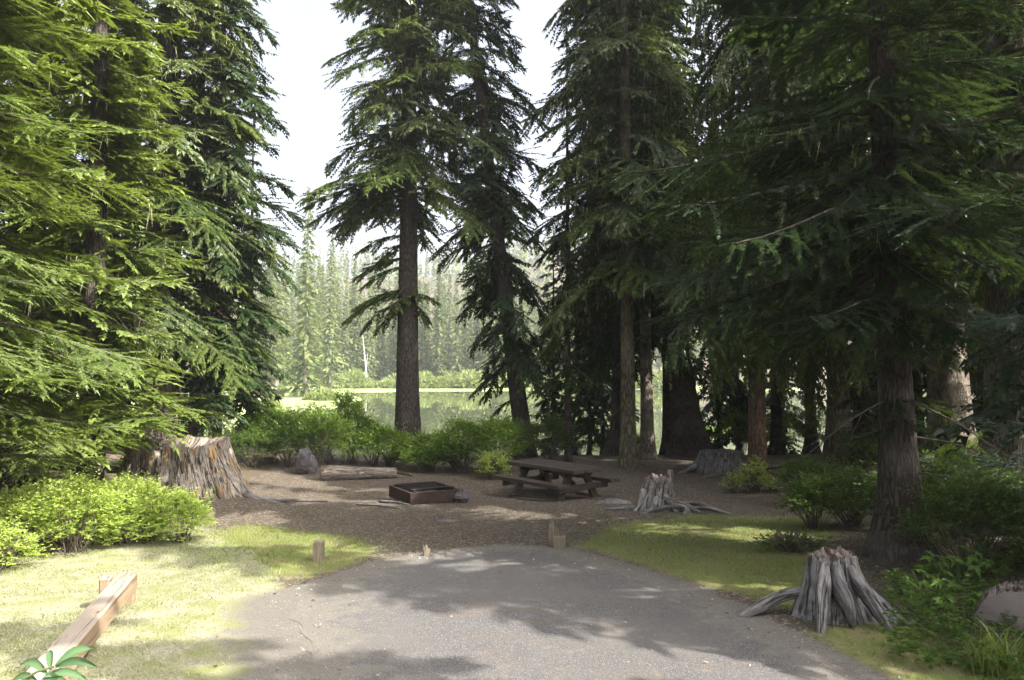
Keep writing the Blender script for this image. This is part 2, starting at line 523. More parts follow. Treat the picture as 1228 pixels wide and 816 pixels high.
# ------------------------------------------------------------------ ground sheet
def poly_sd(X, Y, pts):
    """positive inside polygon, distance in metres"""
    pts = np.asarray(pts)[:, :2]
    d = np.full(X.shape, 1e9); ins = np.zeros(X.shape, bool)
    n = len(pts)
    for i in range(n):
        a, b = pts[i], pts[(i + 1) % n]
        ex, ey = b - a
        wx, wy = X - a[0], Y - a[1]
        t = np.clip((wx * ex + wy * ey) / (ex * ex + ey * ey + 1e-9), 0, 1)
        d = np.minimum(d, np.hypot(wx - ex * t, wy - ey * t))
        c = ((a[1] <= Y) & (b[1] > Y)) | ((b[1] <= Y) & (a[1] > Y))
        xi = a[0] + (Y - a[1]) / (ey if abs(ey) > 1e-9 else 1e-9) * ex
        ins ^= c & (X < xi)
    return np.where(ins, d, -d)
dryP = [gp(-60, 680), gp(0, 672), gp(90, 662), gp(200, 635), gp(235, 630), gp(290, 658), gp(335, 692), gp(345, 735), gp(372, 780), gp(385, 816), (-1.3, 2.5, 0), (-9, 2.5, 0), (-9, 8, 0)]
greenP = [gp(225, 645), gp(300, 628), gp(400, 640), gp(450, 655), gp(440, 672), gp(370, 692), gp(320, 690), gp(260, 668)]
greenR = [gp(690, 655), gp(740, 628), gp(830, 618), gp(985, 618), gp(1000, 640), gp(985, 690), gp(960, 735), gp(900, 715), gp(800, 690), gp(740, 668)]
greenR2 = [gp(975, 760), gp(1060, 735), gp(1140, 740), gp(1228, 790), (4.2, 4, 0), (2.8, 4, 0), gp(1060, 812)]
padP = [gp(392, 816), gp(372, 760), gp(356, 722), gp(390, 700), gp(452, 678), gp(525, 663), gp(600, 656), gp(672, 659), gp(735, 677), gp(800, 697), gp(870, 727), gp(930, 760), gp(985, 790), gp(1030, 816)]
pad_bot_l = padP[0]; pad_bot_r = padP[-1]
padW = [(-.6, -14, 0), (-1.0, 0, 0), (-1.15, 3, 0)] + padP + [(2.6, 2.5, 0), (3.0, 0, 0), (3.2, -14, 0)]
def masks(X, Y):
    m = {}
    def soft(sd, w): return np.clip(.5 + sd / w, 0, 1)
    m['dry'] = soft(poly_sd(X, Y, dryP), .8)
    m['green'] = np.maximum(np.maximum(soft(poly_sd(X, Y, greenP), 1.1), soft(poly_sd(X, Y, greenR), 1.2)), soft(poly_sd(X, Y, greenR2), .8))
    sdp = poly_sd(X, Y, padW)
    m['gravel'] = np.clip(1 + sdp / (.40 + .80 * sstep(.5, -1.5, X) * sstep(8.2, 6.8, Y)), 0, 1) * .95
    camp = (X > -6.0) & (X < 8.5 + .0 * Y) & (Y > 3) & (Y < 28)
    fr = np.maximum(np.maximum(sstep(-5.5, -8, X), sstep(7.0, 10, X + 0 * Y)), sstep(25, 28, Y))
    m['forest'] = np.where(Y > 24, np.maximum(fr, 0), fr) * (Y < 400) + (Y >= 150)
    m['forest'] = np.clip(m['forest'] + sstep(2, -4, Y), 0, 1)
    m['meadow'] = sstep(29, 34, Y) * sstep(172, 160, Y) * (X < 60)
    s = lake_sd(X, Y)
    m['mud'] = sstep(-.6, .3, s) * (Y > 28)
    return m
def grid_mesh(xs, ys):
    X, Y = np.meshgrid(xs, ys)
    nx, ny = len(xs), len(ys)
    i = np.arange(nx * ny).reshape(ny, nx)
    F = np.stack([i[:-1, :-1].ravel(), i[:-1, 1:].ravel(), i[1:, 1:].ravel(), i[1:, :-1].ravel()], 1)
    return X.ravel(), Y.ravel(), F
xs = np.concatenate([np.arange(-1500, -60, 48), np.arange(-60, -16, 1.6), np.arange(-16, 14, .20), np.arange(14, 60, 1.6), np.arange(60, 1500, 48)])
ys = np.concatenate([np.arange(-220, -20, 20), np.arange(-20, 2, 1.2), np.arange(2, 26, .20), np.arange(26, 46, .5), np.arange(46, 220, 2.5), np.arange(220, 560, 9), np.arange(560, 2600, 90)])
gX, gY, gF = grid_mesh(xs, ys)
mk = masks(gX, gY)
ground = mesh('ground', np.stack([gX, gY, H(gX, gY)], 1), gF, M['ground'], smooth=True, attrs=mk)
tag(ground, kind='structure')
ground['label'] = 'brown needle-strewn campsite ground with mown grass running down to the lake'
lx, ly, lf = grid_mesh(np.linspace(-90, 300, 30), np.linspace(24, 175, 24))
lake = mesh('lake', np.stack([lx, ly, np.full_like(lx, WATER)], 1), lf, M['water'], smooth=True)
tag(lake, 'still green lake mirroring the trees of the far shore', kind='structure')

# pad: rows conforming to the ground, 6 mm above it
def pad():
    ysr = np.concatenate([np.arange(-14, 3, .8), np.arange(3, 10.6, .08)])
    poly = np.array([p[:2] for p in padW])
    V, A, rows = [], [], []
    nc = 44
    for y in ysr:
        xsx = []
        for i in range(len(poly)):
            a, b = poly[i], poly[(i + 1) % len(poly)]
            if (a[1] <= y) != (b[1] <= y):
                xsx.append(a[0] + (y - a[1]) / (b[1] - a[1]) * (b[0] - a[0]))
        if len(xsx) < 2: continue
        l, r = min(xsx), max(xsx)
        l += .22 * fbm(y * 2.1, 3.3) + .05 * vnoise(y * 9, 3.3); r += .22 * fbm(y * 2.1, 9.3) + .05 * vnoise(y * 9, 1.3)
        x = np.linspace(float(l), float(r), nc)
        V.append(np.stack([x, np.full(nc, y), np.zeros(nc)], 1))
    V = np.concatenate(V)
    n = len(V) // nc
    V[:, 2] = H(V[:, 0], V[:, 1]) + .004
    i = np.arange(n * nc).reshape(n, nc)
    F = np.stack([i[:-1, :-1].ravel(), i[:-1, 1:].ravel(), i[1:, 1:].ravel(), i[1:, :-1].ravel()], 1)
    sd = poly_sd(V[:, 0], V[:, 1], padW)
    e = np.clip(1 - sd / .85, 0, 1) * .80
    # dirt spreads over the whole far left corner of the pad
    e = np.maximum(e, .60 * sstep(-.3, -1.7, V[:, 0]) * sstep(4.5, 6.5, V[:, 1]))
    return mesh('parking_pad', V, F, M['pad'], smooth=True, attrs={'edge': e})
tag(pad(), 'worn grey asphalt parking pad dappled with tree shade', kind='structure')

# ------------------------------------------------------------------ tubes, boxes
def tube(path, rad, seg=8, rough=0.0, seed=0, uvs=1.0, flat=None, cap=True, ridge=0.0, ridges=7):
    """tube along a path; returns V,F,uv"""
    P = np.asarray(path, float); n = len(P)
    rad = np.broadcast_to(np.asarray(rad, float), (n,))
    T = np.gradient(P, axis=0); T /= np.linalg.norm(T, axis=1)[:, None] + 1e-9
    up = np.array([0, 0, 1.0]) if abs(T[0][2]) < .9 else np.array([1.0, 0, 0])
    Nn = np.cross(T, up); Nn /= np.linalg.norm(Nn, axis=1)[:, None] + 1e-9
    B = np.cross(T, Nn)
    th = np.linspace(0, 2 * pi, seg, endpoint=False)
    s = np.concatenate([[0], np.cumsum(np.linalg.norm(np.diff(P, axis=0), axis=1))])
    TH, S = np.meshgrid(th, s)
    k = np.ones_like(TH)
    if rough: k = k + rough * fbm(np.cos(TH) * 2.2 + seed, np.sin(TH) * 2.2, S * 2.0 / max(rad.mean() * 8, .05), 3)
    if ridge: k = k + ridge * fbm(np.cos(TH) * ridges * .5 + seed, np.sin(TH) * ridges * .5 + 3, S * .8, 3)
    rr = rad[:, None] * k
    a, b = (1, 1) if flat is None else flat
    V = P[:, None, :] + (rr * np.cos(TH) * a)[..., None] * Nn[:, None, :] + (rr * np.sin(TH) * b)[..., None] * B[:, None, :]
    V = V.reshape(-1, 3)
    i = np.arange(n * seg).reshape(n, seg)
    j = np.roll(i, -1, axis=1)
    F = np.stack([i[:-1].ravel(), j[:-1].ravel(), j[1:].ravel(), i[1:].ravel()], 1)
    uv = np.stack([(TH * rad.mean()).ravel() * uvs, (S * uvs).ravel()], 1)
    Fs = [F]
    if cap:
        V = np.concatenate([V, P[:1], P[-1:]])
        uv = np.concatenate([uv, [[0, 0]], [[0, s[-1]]]])
        c0, c1 = n * seg, n * seg + 1
        Fs.append(np.stack([np.full(seg, c0), j[0], i[0]], 1))
        Fs.append(np.stack([np.full(seg, c1), i[-1], j[-1]], 1))
    return V, Fs, uv
def box_vf(cx, cy, cz, sx, sy, sz, b=.006):
    """box with small chamfers on the vertical & horizontal edges"""
    hx, hy, hz = sx / 2, sy / 2, sz / 2
    b = min(b, hx * .4, hy * .4, hz * .4)
    V = []
    for z, i in ((-hz, b), (-hz + b, 0), (hz - b, 0), (hz, b)):
        x, y = hx - i, hy - i
        c = b if i == 0 else b * .6
        V += [(x - c, y, z), (x, y - c, z), (x, -y + c, z), (x - c, -y, z), (-x + c, -y, z), (-x, -y + c, z), (-x, y - c, z), (-x + c, y, z)]
    V = np.array(V) + (cx, cy, cz)
    F4 = []
    for r in range(3):
        for k in range(8):
            F4.append((r * 8 + (k + 1) % 8, r * 8 + k, (r + 1) * 8 + k, (r + 1) * 8 + (k + 1) % 8))
    F8 = [tuple(range(0, 8)), tuple(range(31, 23, -1))]
    return V, [np.array(F4), np.array(F8)]
def box_obj(name, c, s, mat, parent, rot=None, b=.006, wob=0.0):
    V, F = box_vf(0, 0, 0, *s, b)
    if wob: V = V + R.uniform(-wob, wob, V.shape)
    o = mesh(name, V, F, mat, parent)
    o.location = c
    if rot: o.rotation_euler = rot
    return o
def instance(o, parent, loc, rot=None):
    c = o.copy(); col.objects.link(c); c.parent = parent; c.location = loc
    if rot is not None: c.rotation_euler = rot
    return c

# ------------------------------------------------------------------ conifer branches
def twiglets(P, D, L, W, up, fold=.25, rs=None):
    """diamond shaped needle sprays: quads"""
    rs = rs or R
    n = len(P)
    S = np.cross(D, up); S /= np.linalg.norm(S, axis=1)[:, None] + 1e-9
    Z = np.cross(S, D)
    W = np.broadcast_to(W, (n,)); L = np.broadcast_to(L, (n,))
    m = P + D * (L * .42)[:, None]
    dn = -Z * (W * fold)[:, None]
    q = P + D * (L * .12)[:, None]
    V = np.stack([q + S * (W * .5)[:, None], P + D * L[:, None] + dn, q - S * (W * .5)[:, None]], 1).reshape(-1, 3)
    F = np.arange(3 * n).reshape(n, 3)
    return V, F
LODS = {  # secondary spacing, twiglet spacing, length, width
    0: (.076, .022, .082, .025),
    1: (.125, .058, .165, .078),
    2: (.19, .10, .26, .135),
    3: (.34, .30, .65, .42)}
def make_branch(L, lod, style, seed, dens=1.0):
    rs = np.random.RandomState(seed)
    sp2, sp3, l3, w3 = LODS[lod]
    droop = {'fir': .10, 'hem': .24, 'drape': .45}[style]
    up0 = {'fir': .06, 'hem': .22, 'drape': .25}[style]
    lift = {'fir': .10, 'hem': .03, 'drape': -.05}[style]
    def axis(t):
        return np.stack([L * (t - .04 * t ** 3), .05 * L * np.sin(t * 3 + seed) * t, L * (up0 * t - (droop + up0) * t ** 2.0 + lift * t ** 4)], -1)
    n2 = max(4, int(L * .90 / sp2 * dens))
    Ps, Ds, Ls, Ws, Rn, lp = [], [], [], [], [], []
    wood = []
    tt = .10 + .90 * (np.arange(n2) + rs.rand(n2) * .6) / n2
    for side in (-1, 1):
        for t in np.clip(tt + rs.uniform(-.02, .02, n2), .06, .995):
            if rs.rand() < .16: continue
            p0 = axis(t)
            tan = axis(min(1, t + .03)) - axis(max(0, t - .03)); tan /= np.linalg.norm(tan)
            l2 = L * (.10 + .42 * (1 - t) ** .8 * min(1, .35 + t * 2.2)) * rs.uniform(.35, 1.25)
            l2 = min(l2, 1.15)
            ang = radians(rs.uniform(30, 76))
            lat = np.array([-tan[1], tan[0], 0.0]) * side
            dv = tan * cos(ang) + lat * sin(ang) + np.array([0, 0, rs.uniform(-.28, .22)])
            dd2 = {'fir': rs.uniform(-.38, .14), 'hem': rs.uniform(-.38, .04), 'drape': rs.uniform(-.95, -.15)}[style]
            n3 = max(3, int(l2 / sp3))
            s = (np.arange(n3) + .5) / n3
            pts = p0 + dv * (l2 * s)[:, None] + np.array([0, 0, 1.0]) * (dd2 * l2 * s ** 1.7)[:, None] + tan * (.18 * l2 * s ** 2)[:, None]
            d2 = np.gradient(pts, axis=0) if n3 > 2 else np.tile(dv, (n3, 1))
            d2 /= np.linalg.norm(d2, axis=1)[:, None] + 1e-9
            upv = np.cross(d2, np.cross(np.array([0, 0, 1.0]), d2)); upv /= np.linalg.norm(upv, axis=1)[:, None] + 1e-9
            lt = np.cross(upv, d2)
            for sd_ in (-1, 1):
                a3 = np.radians(rs.uniform(30, 55, n3))[:, None]
                d3 = d2 * np.cos(a3) + lt * np.sin(a3) * sd_ + upv * rs.uniform(-.22, .22, (n3, 1))
                if style != 'fir': d3[:, 2] -= rs.uniform(0, .35, n3)
                d3 /= np.linalg.norm(d3, axis=1)[:, None]
                Ps.append(pts); Ds.append(d3)
                Ls.append(l3 * rs.uniform(.7, 1.25, n3) * (1.05 - .45 * s)); Ws.append(w3 * rs.uniform(.8, 1.25, n3))
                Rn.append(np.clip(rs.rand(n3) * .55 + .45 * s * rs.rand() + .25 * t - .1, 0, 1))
            Ps.append(pts[-1:]); Ds.append(d2[-1:]); Ls.append(np.array([l3 * 1.2])); Ws.append(np.array([w3])); Rn.append(np.array([.9]))
            lp.append(pts[::2])
            if lod < 2:
                wood.append((p0, pts[min(n3 - 1, int(n3 * .7))], .006 if lod == 0 else .008))
    nm = int(L / sp3 * .8)
    tm = np.linspace(.06, .97, nm); pm = axis(tm[:, None].ravel()[:, None].ravel()) if False else np.array([axis(q) for q in tm])
    dm = np.gradient(pm, axis=0); dm /= np.linalg.norm(dm, axis=1)[:, None]
    for sd_ in (-1, 1):
        lm = np.stack([-dm[:, 1], dm[:, 0], np.zeros(nm)], 1) * sd_
        d3 = dm * .75 + lm * .62 + np.stack([np.zeros(nm), np.zeros(nm), rs.uniform(-.25, .35, nm)], 1); d3 /= np.linalg.norm(d3, axis=1)[:, None]
        Ps.append(pm); Ds.append(d3); Ls.append(l3 * rs.uniform(.8, 1.3, nm)); Ws.append(w3 * rs.uniform(.9, 1.3, nm)); Rn.append(rs.rand(nm) * .5)
    nt = 4
    tp = axis(np.linspace(.9, 1, nt)); td = np.tile(axis(1.0) - axis(.93), (nt, 1)); td /= np.linalg.norm(td, axis=1)[:, None]
    Ps.append(tp); Ds.append(td); Ls.append(np.full(nt, l3 * 1.3)); Ws.append(np.full(nt, w3)); Rn.append(np.full(nt, .95))
    P, D, Lq, W, Rr = map(np.concatenate, (Ps, Ds, Ls, Ws, Rn))
    upn = np.tile(np.array([0, 0, 1.0]), (len(P), 1)) + rs.uniform(-.35, .35, (len(P), 3))
    V, F = twiglets(P, D, Lq, W, upn)
    # wood
    ax = axis(np.linspace(0, .97, 7)); r0 = .008 + .0085 * L
    tv, tf, _ = tube(ax, np.linspace(r0, .004, 7), 4, cap=False)
    WV, WF = [tv], [tf[0]]; n = len(tv)
    for a, b, r in wood:
        d = b - a; s = np.cross(d, (0, 0, 1.0)); s = s / (np.linalg.norm(s) + 1e-9) * r
        WV.append(np.array([a - s, a + s, b])); WF.append(None)
        n += 3
    k = len(tv); tri = []
    for q in range(len(wood)):
        tri.append((k, k + 1, k + 2)); k += 3
    return dict(V=V, F=F, rnd=np.repeat(Rr, 3), WV=np.concatenate(WV), WQ=tf[0], WT=np.array(tri).reshape(-1, 3),
                L=L, lp=np.concatenate(lp))
BL = {}
LENS = (.8, 1.3, 1.9, 2.7, 3.7)
def get_branch(L, lod, style, rs):
    i = int(np.argmin([abs(math.log(L / q)) for q in LENS]))
    v = rs.randint(4 if lod else 3)
    key = (i, lod, style, v)
    if key not in BL:
        BL[key] = make_branch(LENS[i], lod, style, 100 + i * 37 + lod * 11 + v * 5 + len(style))
    return BL[key]

class TreeAcc:
    def __init__(s):
        s.V, s.F, s.rn, s.n = [], [], [], 0
        s.full = False
        s.WV, s.WQ, s.WT, s.wn = [], [], [], 0
        s.LV, s.ln = [], 0
    def branch(s, p, az, pitch, L, lod, style, rs, lich=0.0, roll=0.0):
        if not s.full and not in_view(p, az, pitch, L):
            if rs.rand() < .25: return
            lod, lich = 3, 0
        b = get_branch(L, lod, style, rs)
        k = L / b['L']
        ky = k * rs.choice([-1, 1]) * rs.uniform(.85, 1.15)
        cp, sp_ = cos(pitch), sin(pitch); ca, sa = cos(az), sin(az); cr, sr = cos(roll), sin(roll)
        Rx = np.array([[1, 0, 0], [0, cr, -sr], [0, sr, cr]])
        Ry = np.array([[cp, 0, -sp_], [0, 1, 0], [sp_, 0, cp]])
        Rz = np.array([[ca, -sa, 0], [sa, ca, 0], [0, 0, 1]])
        A = Rz @ Ry @ Rx @ np.diag([k, ky, k])
        s.V.append(b['V'] @ A.T + p); s.F.append(b['F'] + s.n); s.n += len(b['V'])
        s.rn.append(np.clip(b['rnd'] + rs.uniform(-.22, .22), 0, 1))
        if lod < 3:
            s.WV.append(b['WV'] @ A.T + p); s.WQ.append(b['WQ'] + s.wn)
            if len(b['WT']): s.WT.append(b['WT'] + s.wn)
            s.wn += len(b['WV'])
        if lich > 0 and rs.rand() < min(1, lich * 1.6):
            q = b['lp']; m = int(len(q) * min(1, lich * rs.uniform(.3, 1.5)))
            if m > 0:
                m = max(3, m // 3 * 3)
                c = np.repeat(q[rs.choice(len(q), m // 3)] @ A.T + p, 3, axis=0) + rs.uniform(-.035, .035, (m, 3))
                l = np.repeat(rs.uniform(.05, .30, m // 3) * (1 + 1.0 * (rs.rand(m // 3) < .10)), 3) * rs.uniform(.4, 1.1, m); w = rs.uniform(.006, .019, m) * (.32, 1, 1.5)[lod]
                th = rs.uniform(0, 2 * pi, m)
                h = np.stack([np.cos(th) * w, np.sin(th) * w, rs.uniform(-.4, .4, m) * w], 1)
                tip = c + np.stack([rs.uniform(-.28, .28, m) * l, rs.uniform(-.28, .28, m) * l, -l], 1)
                s.LV.append(np.stack([c - h, c + h, tip], 1).reshape(-1, 3)); s.ln += m
    def build(s, parent, mat):
        V = np.concatenate(s.V + s.WV) if s.WV else np.concatenate(s.V)
        F = [np.concatenate(s.F)]
        mi = [np.zeros(len(F[0]))]
        if s.WV:
            wq = np.concatenate(s.WQ) + s.n; F.append(wq); mi.append(np.ones(len(wq)))
            if s.WT:
                wt = np.concatenate(s.WT) + s.n; F.append(wt); mi.append(np.ones(len(wt)))
        rn = np.concatenate(s.rn + [np.zeros(s.wn)])
        # world -> thing space
        o = np.array(parent.location)
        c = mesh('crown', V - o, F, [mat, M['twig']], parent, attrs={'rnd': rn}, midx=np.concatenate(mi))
        if s.ln > 20:
            LV = np.concatenate(s.LV) - o
            mesh('beard_lichen', LV, np.arange(len(LV)).reshape(-1, 3), M['lichen'], parent, attrs={'rnd': np.repeat(R.rand(len(LV) // 3), 3)})['kind'] = 'stuff'
        return c

def in_view(p, az, pitch, L, margin=130):
    for t in (0, .5, 1.0):
        q = np.asarray(p) + np.array([cos(az) * cos(pitch), sin(az) * cos(pitch), sin(pitch) - .15 * t]) * L * t - (0, 0, CAMZ)
        f = q[1] * cos(p_) + q[2] * sin(p_)
        if f < .3: continue
        u = CXP + FPX * q[0] / f; v = CYP - FPX * (q[2] * cos(p_) - q[1] * sin(p_)) / f
        if -margin < u < 1228 + margin and v > -margin: return True
    return False
NTRI = [0]
def trunk_mesh(parent, base, hgt, r0, lean=(0, 0), curve=0.0, mat='bark', flare=1.7, seed=0, seg=28, fade_top=.12, top=None, flutes=.10, name='trunk'):
    """tapered fluted trunk, in thing space (base at origin)"""
    n = 46
    t = np.linspace(0, 1, n) ** 1.35
    z = t * hgt - .25
    r = r0 * (1 - (1 - fade_top) * t ** .9)
    fl = 1 + (flare - 1) * np.exp(-np.clip(z, 0, None) / (r0 * 2.0))
    th = np.linspace(0, 2 * pi, seg, endpoint=False)
    TH, Z = np.meshgrid(th, z)
    rr = (r * fl)[:, None] * (1 + flutes * fbm(np.cos(TH) * 1.6 + seed, np.sin(TH) * 1.6, Z * .18, 3) * 2 *
                             (.35 + 1.6 * np.exp(-np.clip(Z, 0, None) / (r0 * 3)))
                             + .035 * fbm(np.cos(TH) * 7 + seed, np.sin(TH) * 7, Z * 1.1, 2))
    cx = lean[0] * z + curve * np.sin(z / hgt * pi) ; cy_ = lean[1] * z
    V = np.stack([cx[:, None] + rr * np.cos(TH), cy_[:, None] + rr * np.sin(TH), Z], -1).reshape(-1, 3)
    i = np.arange(n * seg).reshape(n, seg); j = np.roll(i, -1, 1)
    F = np.stack([i[:-1].ravel(), j[:-1].ravel(), j[1:].ravel(), i[1:].ravel()], 1)
    # seam: use mirrored angle so that the bark wraps without a jump
    TM = np.abs(((TH + pi * .5) % (2 * pi)) - pi)
    uv = np.stack([(TM * r0 + seed).ravel(), (Z + seed * 3).ravel()], 1)
    return mesh(name, V, F, M[mat], parent, smooth=True, uv=uv)

def conifer(name, label, base, hgt, r0, lo, prof, n_per_m, style='hem', mat='hemlock', bark='bark', lean=(0, 0), curve=0.0,
            lod=1, vis=16.5, lich=0.0, seed=0, pitch=(-.35, .05), azf=None, extra=(), flare=1.7, group=None, dead=10, top_lod=3, fade=.12, seg=28, skip=None, full=False):
    """prof: function height->branch length."""
    rs = np.random.RandomState(seed + 1000)
    base = np.asarray(base, float)
    root = empty(name, tuple(base))
    tag(root, label, 'tree', group)
    trunk_mesh(root, base, hgt, r0, lean, curve, bark, flare, seed, seg, fade)
    acc = TreeAcc(); acc.full = full
    def centre(z):
        return base + np.array([lean[0] * z + curve * sin(max(0, z) / hgt * pi), lean[1] * z, z])
    z = lo
    k = 0
    while z < hgt - .4:
        dens = n_per_m if z < vis else n_per_m * .55
        z += 1.0 / dens * rs.uniform(.4, 1.6)
        if z >= hgt - .3: break
        k += 1
        az = k * 2.39996 + rs.uniform(-.9, .9)
        if azf is not None:
            f = azf(z, az % (2 * pi), rs)
            if f <= 0: continue
        else: f = 1.0
        L = prof(z) * rs.choice([rs.uniform(.45, .8), rs.uniform(.8, 1.15)], p=[.4, .6]) * f
        if L < .25: continue
        rr = (z / hgt)
        pt = pitch[0] + (pitch[1] - pitch[0]) * rr + rs.uniform(-.26, .24)
        if skip is not None and skip(z, az % (2 * pi), L): continue
        acc.branch(centre(z), az, pt, L, lod if z < vis else top_lod, style, rs, lich * (1 if z < vis else 0), rs.uniform(-.25, .25))
    for (zz, az, L, pt, li) in extra:
        acc.branch(centre(zz), az, pt, L, lod, style, rs, li, rs.uniform(-.15, .15))
    acc.build(root, M[mat])
    # dead bare limbs on the lower trunk
    if dead:
        a = Acc()
        for q in range(dead):
            zz = rs.uniform(max(1.0, lo - 3.5), lo + 3)
            az = rs.uniform(0, 2 * pi); L = rs.uniform(.4, 1.7)
            d = np.array([cos(az), sin(az), rs.uniform(-.45, .1)])
            c = centre(zz) - base
            s = np.linspace(0, 1, 6)[:, None]
            pts = c + d * L * s + np.array([0, 0, -.25 * L]) * s ** 2 + rs.uniform(-.03, .03, (6, 3)) * s
            V, F, uv = tube(pts, np.linspace(.016, .003, 6), 4, cap=False); a.add(V, F, uv)
            for w in range(3):
                t = rs.uniform(.3, .9); b0 = c + d * L * t + np.array([0, 0, -.25 * L]) * t * t
                d3 = np.array([cos(az + rs.uniform(-1, 1)), sin(az + rs.uniform(-1, 1)), rs.uniform(-.8, 0)]) * L * .35
                V, F, uv = tube(np.array([b0, b0 + d3 * .5, b0 + d3]), [.006, .004, .002], 3, cap=False); a.add(V, F, uv)
        o = a.build('bare_limbs', M['twig'], root); o['kind'] = 'stuff'
    NTRI[0] += sum(len(f) for f in acc.F)
    return root

# =========================================================== NEAR TREES
def P_(lo, hi, l0, l1, p=1.0):
    """branch length profile: l0 at lo falling to l1 at hi"""
    return lambda z: l0 + (l1 - l0) * min(1, max(0, (z - lo) / (hi - lo))) ** p

LG = None
# --- left side
b = gx(-40, 9.2)
conifer('fir_tree', 'bright sunlit fir with flat sweeping boughs beside the leafy bush', b, 16, .20, 1.15,
        (lambda z: 2.45 * (1 - z / 18.5) * min(1, .62 + z * .12)), 16, 'fir', 'fir', 'bark', lod=0, vis=7.5, top_lod=2, lich=.05, seed=1, pitch=(-.22, .15), dead=0)
b = gx(112, 13.6)
conifer('fir_tree', 'sunlit fir whose pale flaky trunk shows through its boughs', b, 21, .22, 1.2,
        P_(0, 21, 2.3, .3, 1.1), 12, 'fir', 'fir', 'bark', lod=1, vis=16.5, lich=.45, seed=2, pitch=(-.25, .15), dead=8)
b = gx(20, 15.5)
conifer('fir_tree', 'tall green fir rising behind the sunlit firs', b, 24, .28, 1.5,
        P_(0, 24, 3.2, .3, 1.1), 8, 'fir', 'fir', 'bark', lod=1, vis=16.5, lich=.15, seed=3, dead=6)
b = gx(196, 20.5)
conifer('hemlock_tree', 'thick fluted hemlock trunk standing behind the big weathered stump', b, 27, .52, 3.1,
        P_(3, 27, 3.4, .4, 1.2), 8, 'hem', 'hemlock', 'bark', lod=1, vis=16.5, lich=.9, seed=4, flare=1.55, dead=14, seg=40)
b = gx(236, 21.0)
conifer('hemlock_tree', 'slim dark hemlock trunk between the thick trunk and the thinnest one', b, 20, .20, 3.3,
        P_(3, 20, 2.3, .4, 1.1), 7, 'hem', 'hemlock', 'bark', lod=1, vis=16.5, lich=.8, seed=5, dead=10)
b = gx(262, 21.6)
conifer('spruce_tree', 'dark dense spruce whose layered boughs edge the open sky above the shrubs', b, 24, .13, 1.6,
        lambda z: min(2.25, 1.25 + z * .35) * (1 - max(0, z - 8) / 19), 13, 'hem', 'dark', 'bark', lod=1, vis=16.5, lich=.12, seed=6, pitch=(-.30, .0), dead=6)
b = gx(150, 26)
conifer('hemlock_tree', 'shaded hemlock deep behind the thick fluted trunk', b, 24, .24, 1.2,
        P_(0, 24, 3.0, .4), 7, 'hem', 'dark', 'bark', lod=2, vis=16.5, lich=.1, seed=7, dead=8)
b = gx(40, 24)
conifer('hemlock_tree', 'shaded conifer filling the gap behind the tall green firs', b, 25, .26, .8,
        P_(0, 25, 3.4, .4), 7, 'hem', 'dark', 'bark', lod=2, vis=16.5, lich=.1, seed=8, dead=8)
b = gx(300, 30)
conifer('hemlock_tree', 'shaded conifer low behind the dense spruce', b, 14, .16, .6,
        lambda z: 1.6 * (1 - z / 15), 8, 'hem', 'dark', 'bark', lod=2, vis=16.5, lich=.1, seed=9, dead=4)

# --- centre: the tall tree against the lake
b = gx(489, 24.5)
def az_c1(z, az, rs):
    left = cos(az) < 0
    if z < 5.0: return 0
    if z < 8.6: return 0
    return 1.0
ex = []
Z_ = 0
rs0 = np.random.RandomState(5)
for zz, az, L, pt in ((5.35, 3.3, 2.3, -.20), (5.2, 2.9, 2.0, -.35), (5.5, 3.7, 1.8, -.15), (5.0, 3.05, 1.5, -.5), (5.3, 4.3, 1.3, -.3), (5.4, -.25, 1.15, -.1), (5.15, .3, 1.0, -.5),
                      (5.5, -.9, .9, -.2), (5.0, 0.0, 1.1, -.6), (5.45, 3.0, 2.0, -.1), (6.3, 3.4, 1.7, -.25), (6.6, 3.1, 2.0, -.2), (7.1, 2.8, 1.5, -.35), (7.3, 3.5, 1.8, -.15), (6.9, 3.3, 1.2, -.3),
                      (8.0, 3.4, 2.6, -.02), (8.3, 2.8, 2.9, -.08), (8.6, 3.2, 3.4, -.05), (8.5, 3.7, 2.6, -.05), (8.2, .3, 1.2, -.4), (9.0, 3.0, 3.5, .02)):
    ex.append((zz, az, L, pt, .25))
conifer('hemlock_tree', 'tall straight conifer with bare lower trunk standing against the lake', b, 26, .41, 8.0,
        lambda z: 3.25 * (1 - max(0, z - 11) / 22), 11, 'hem', 'hemlock', 'bark', lod=1, vis=16.5, lich=.6, seed=11, flare=1.25, azf=az_c1, extra=ex, dead=16, seg=36, pitch=(-.30, .05))
# --- leaning tree right of it
b = gx(630, 25.2)
def az_c2(z, az, rs):
    if z < 3.0: return .7 if cos(az) < .3 and rs.rand() < .5 else 0
    return 1.0
conifer('hemlock_tree', 'conifer leaning over the water with drooping lower boughs', b, 25, .31, 1.9,
        lambda z: (1.5 + .14 * z if z < 8 else 2.55) * (1 - max(0, z - 12) / 19), 8, 'hem', 'dark', 'bark', lean=(-.125, 0), lod=1, vis=16.5, lich=.30, seed=12, azf=az_c2, dead=16,
        flare=1.3, pitch=(-.50, -.05))
b = gx(681, 23.6)
conifer('hemlock_tree', 'thin grey pole of a conifer behind the picnic table', b, 15, .115, 2.2,
        lambda z: 1.25 * (1 - z / 19), 7, 'hem', 'dark', 'bark', lod=1, vis=16.5, lich=.35, seed=13, dead=12, flare=1.2, pitch=(-.6, -.2))
b = gx(706, 27.5)
conifer('hemlock_tree', 'small drooping conifer at the water edge behind the table', b, 10, .07, .8,
        lambda z: 1.5 * (1 - z / 11.5), 9, 'drape', 'dark', 'bark', lod=1, vis=16.5, lich=.1, seed=14, dead=10, pitch=(-.3, .0))
b = gx(742, 26.3)
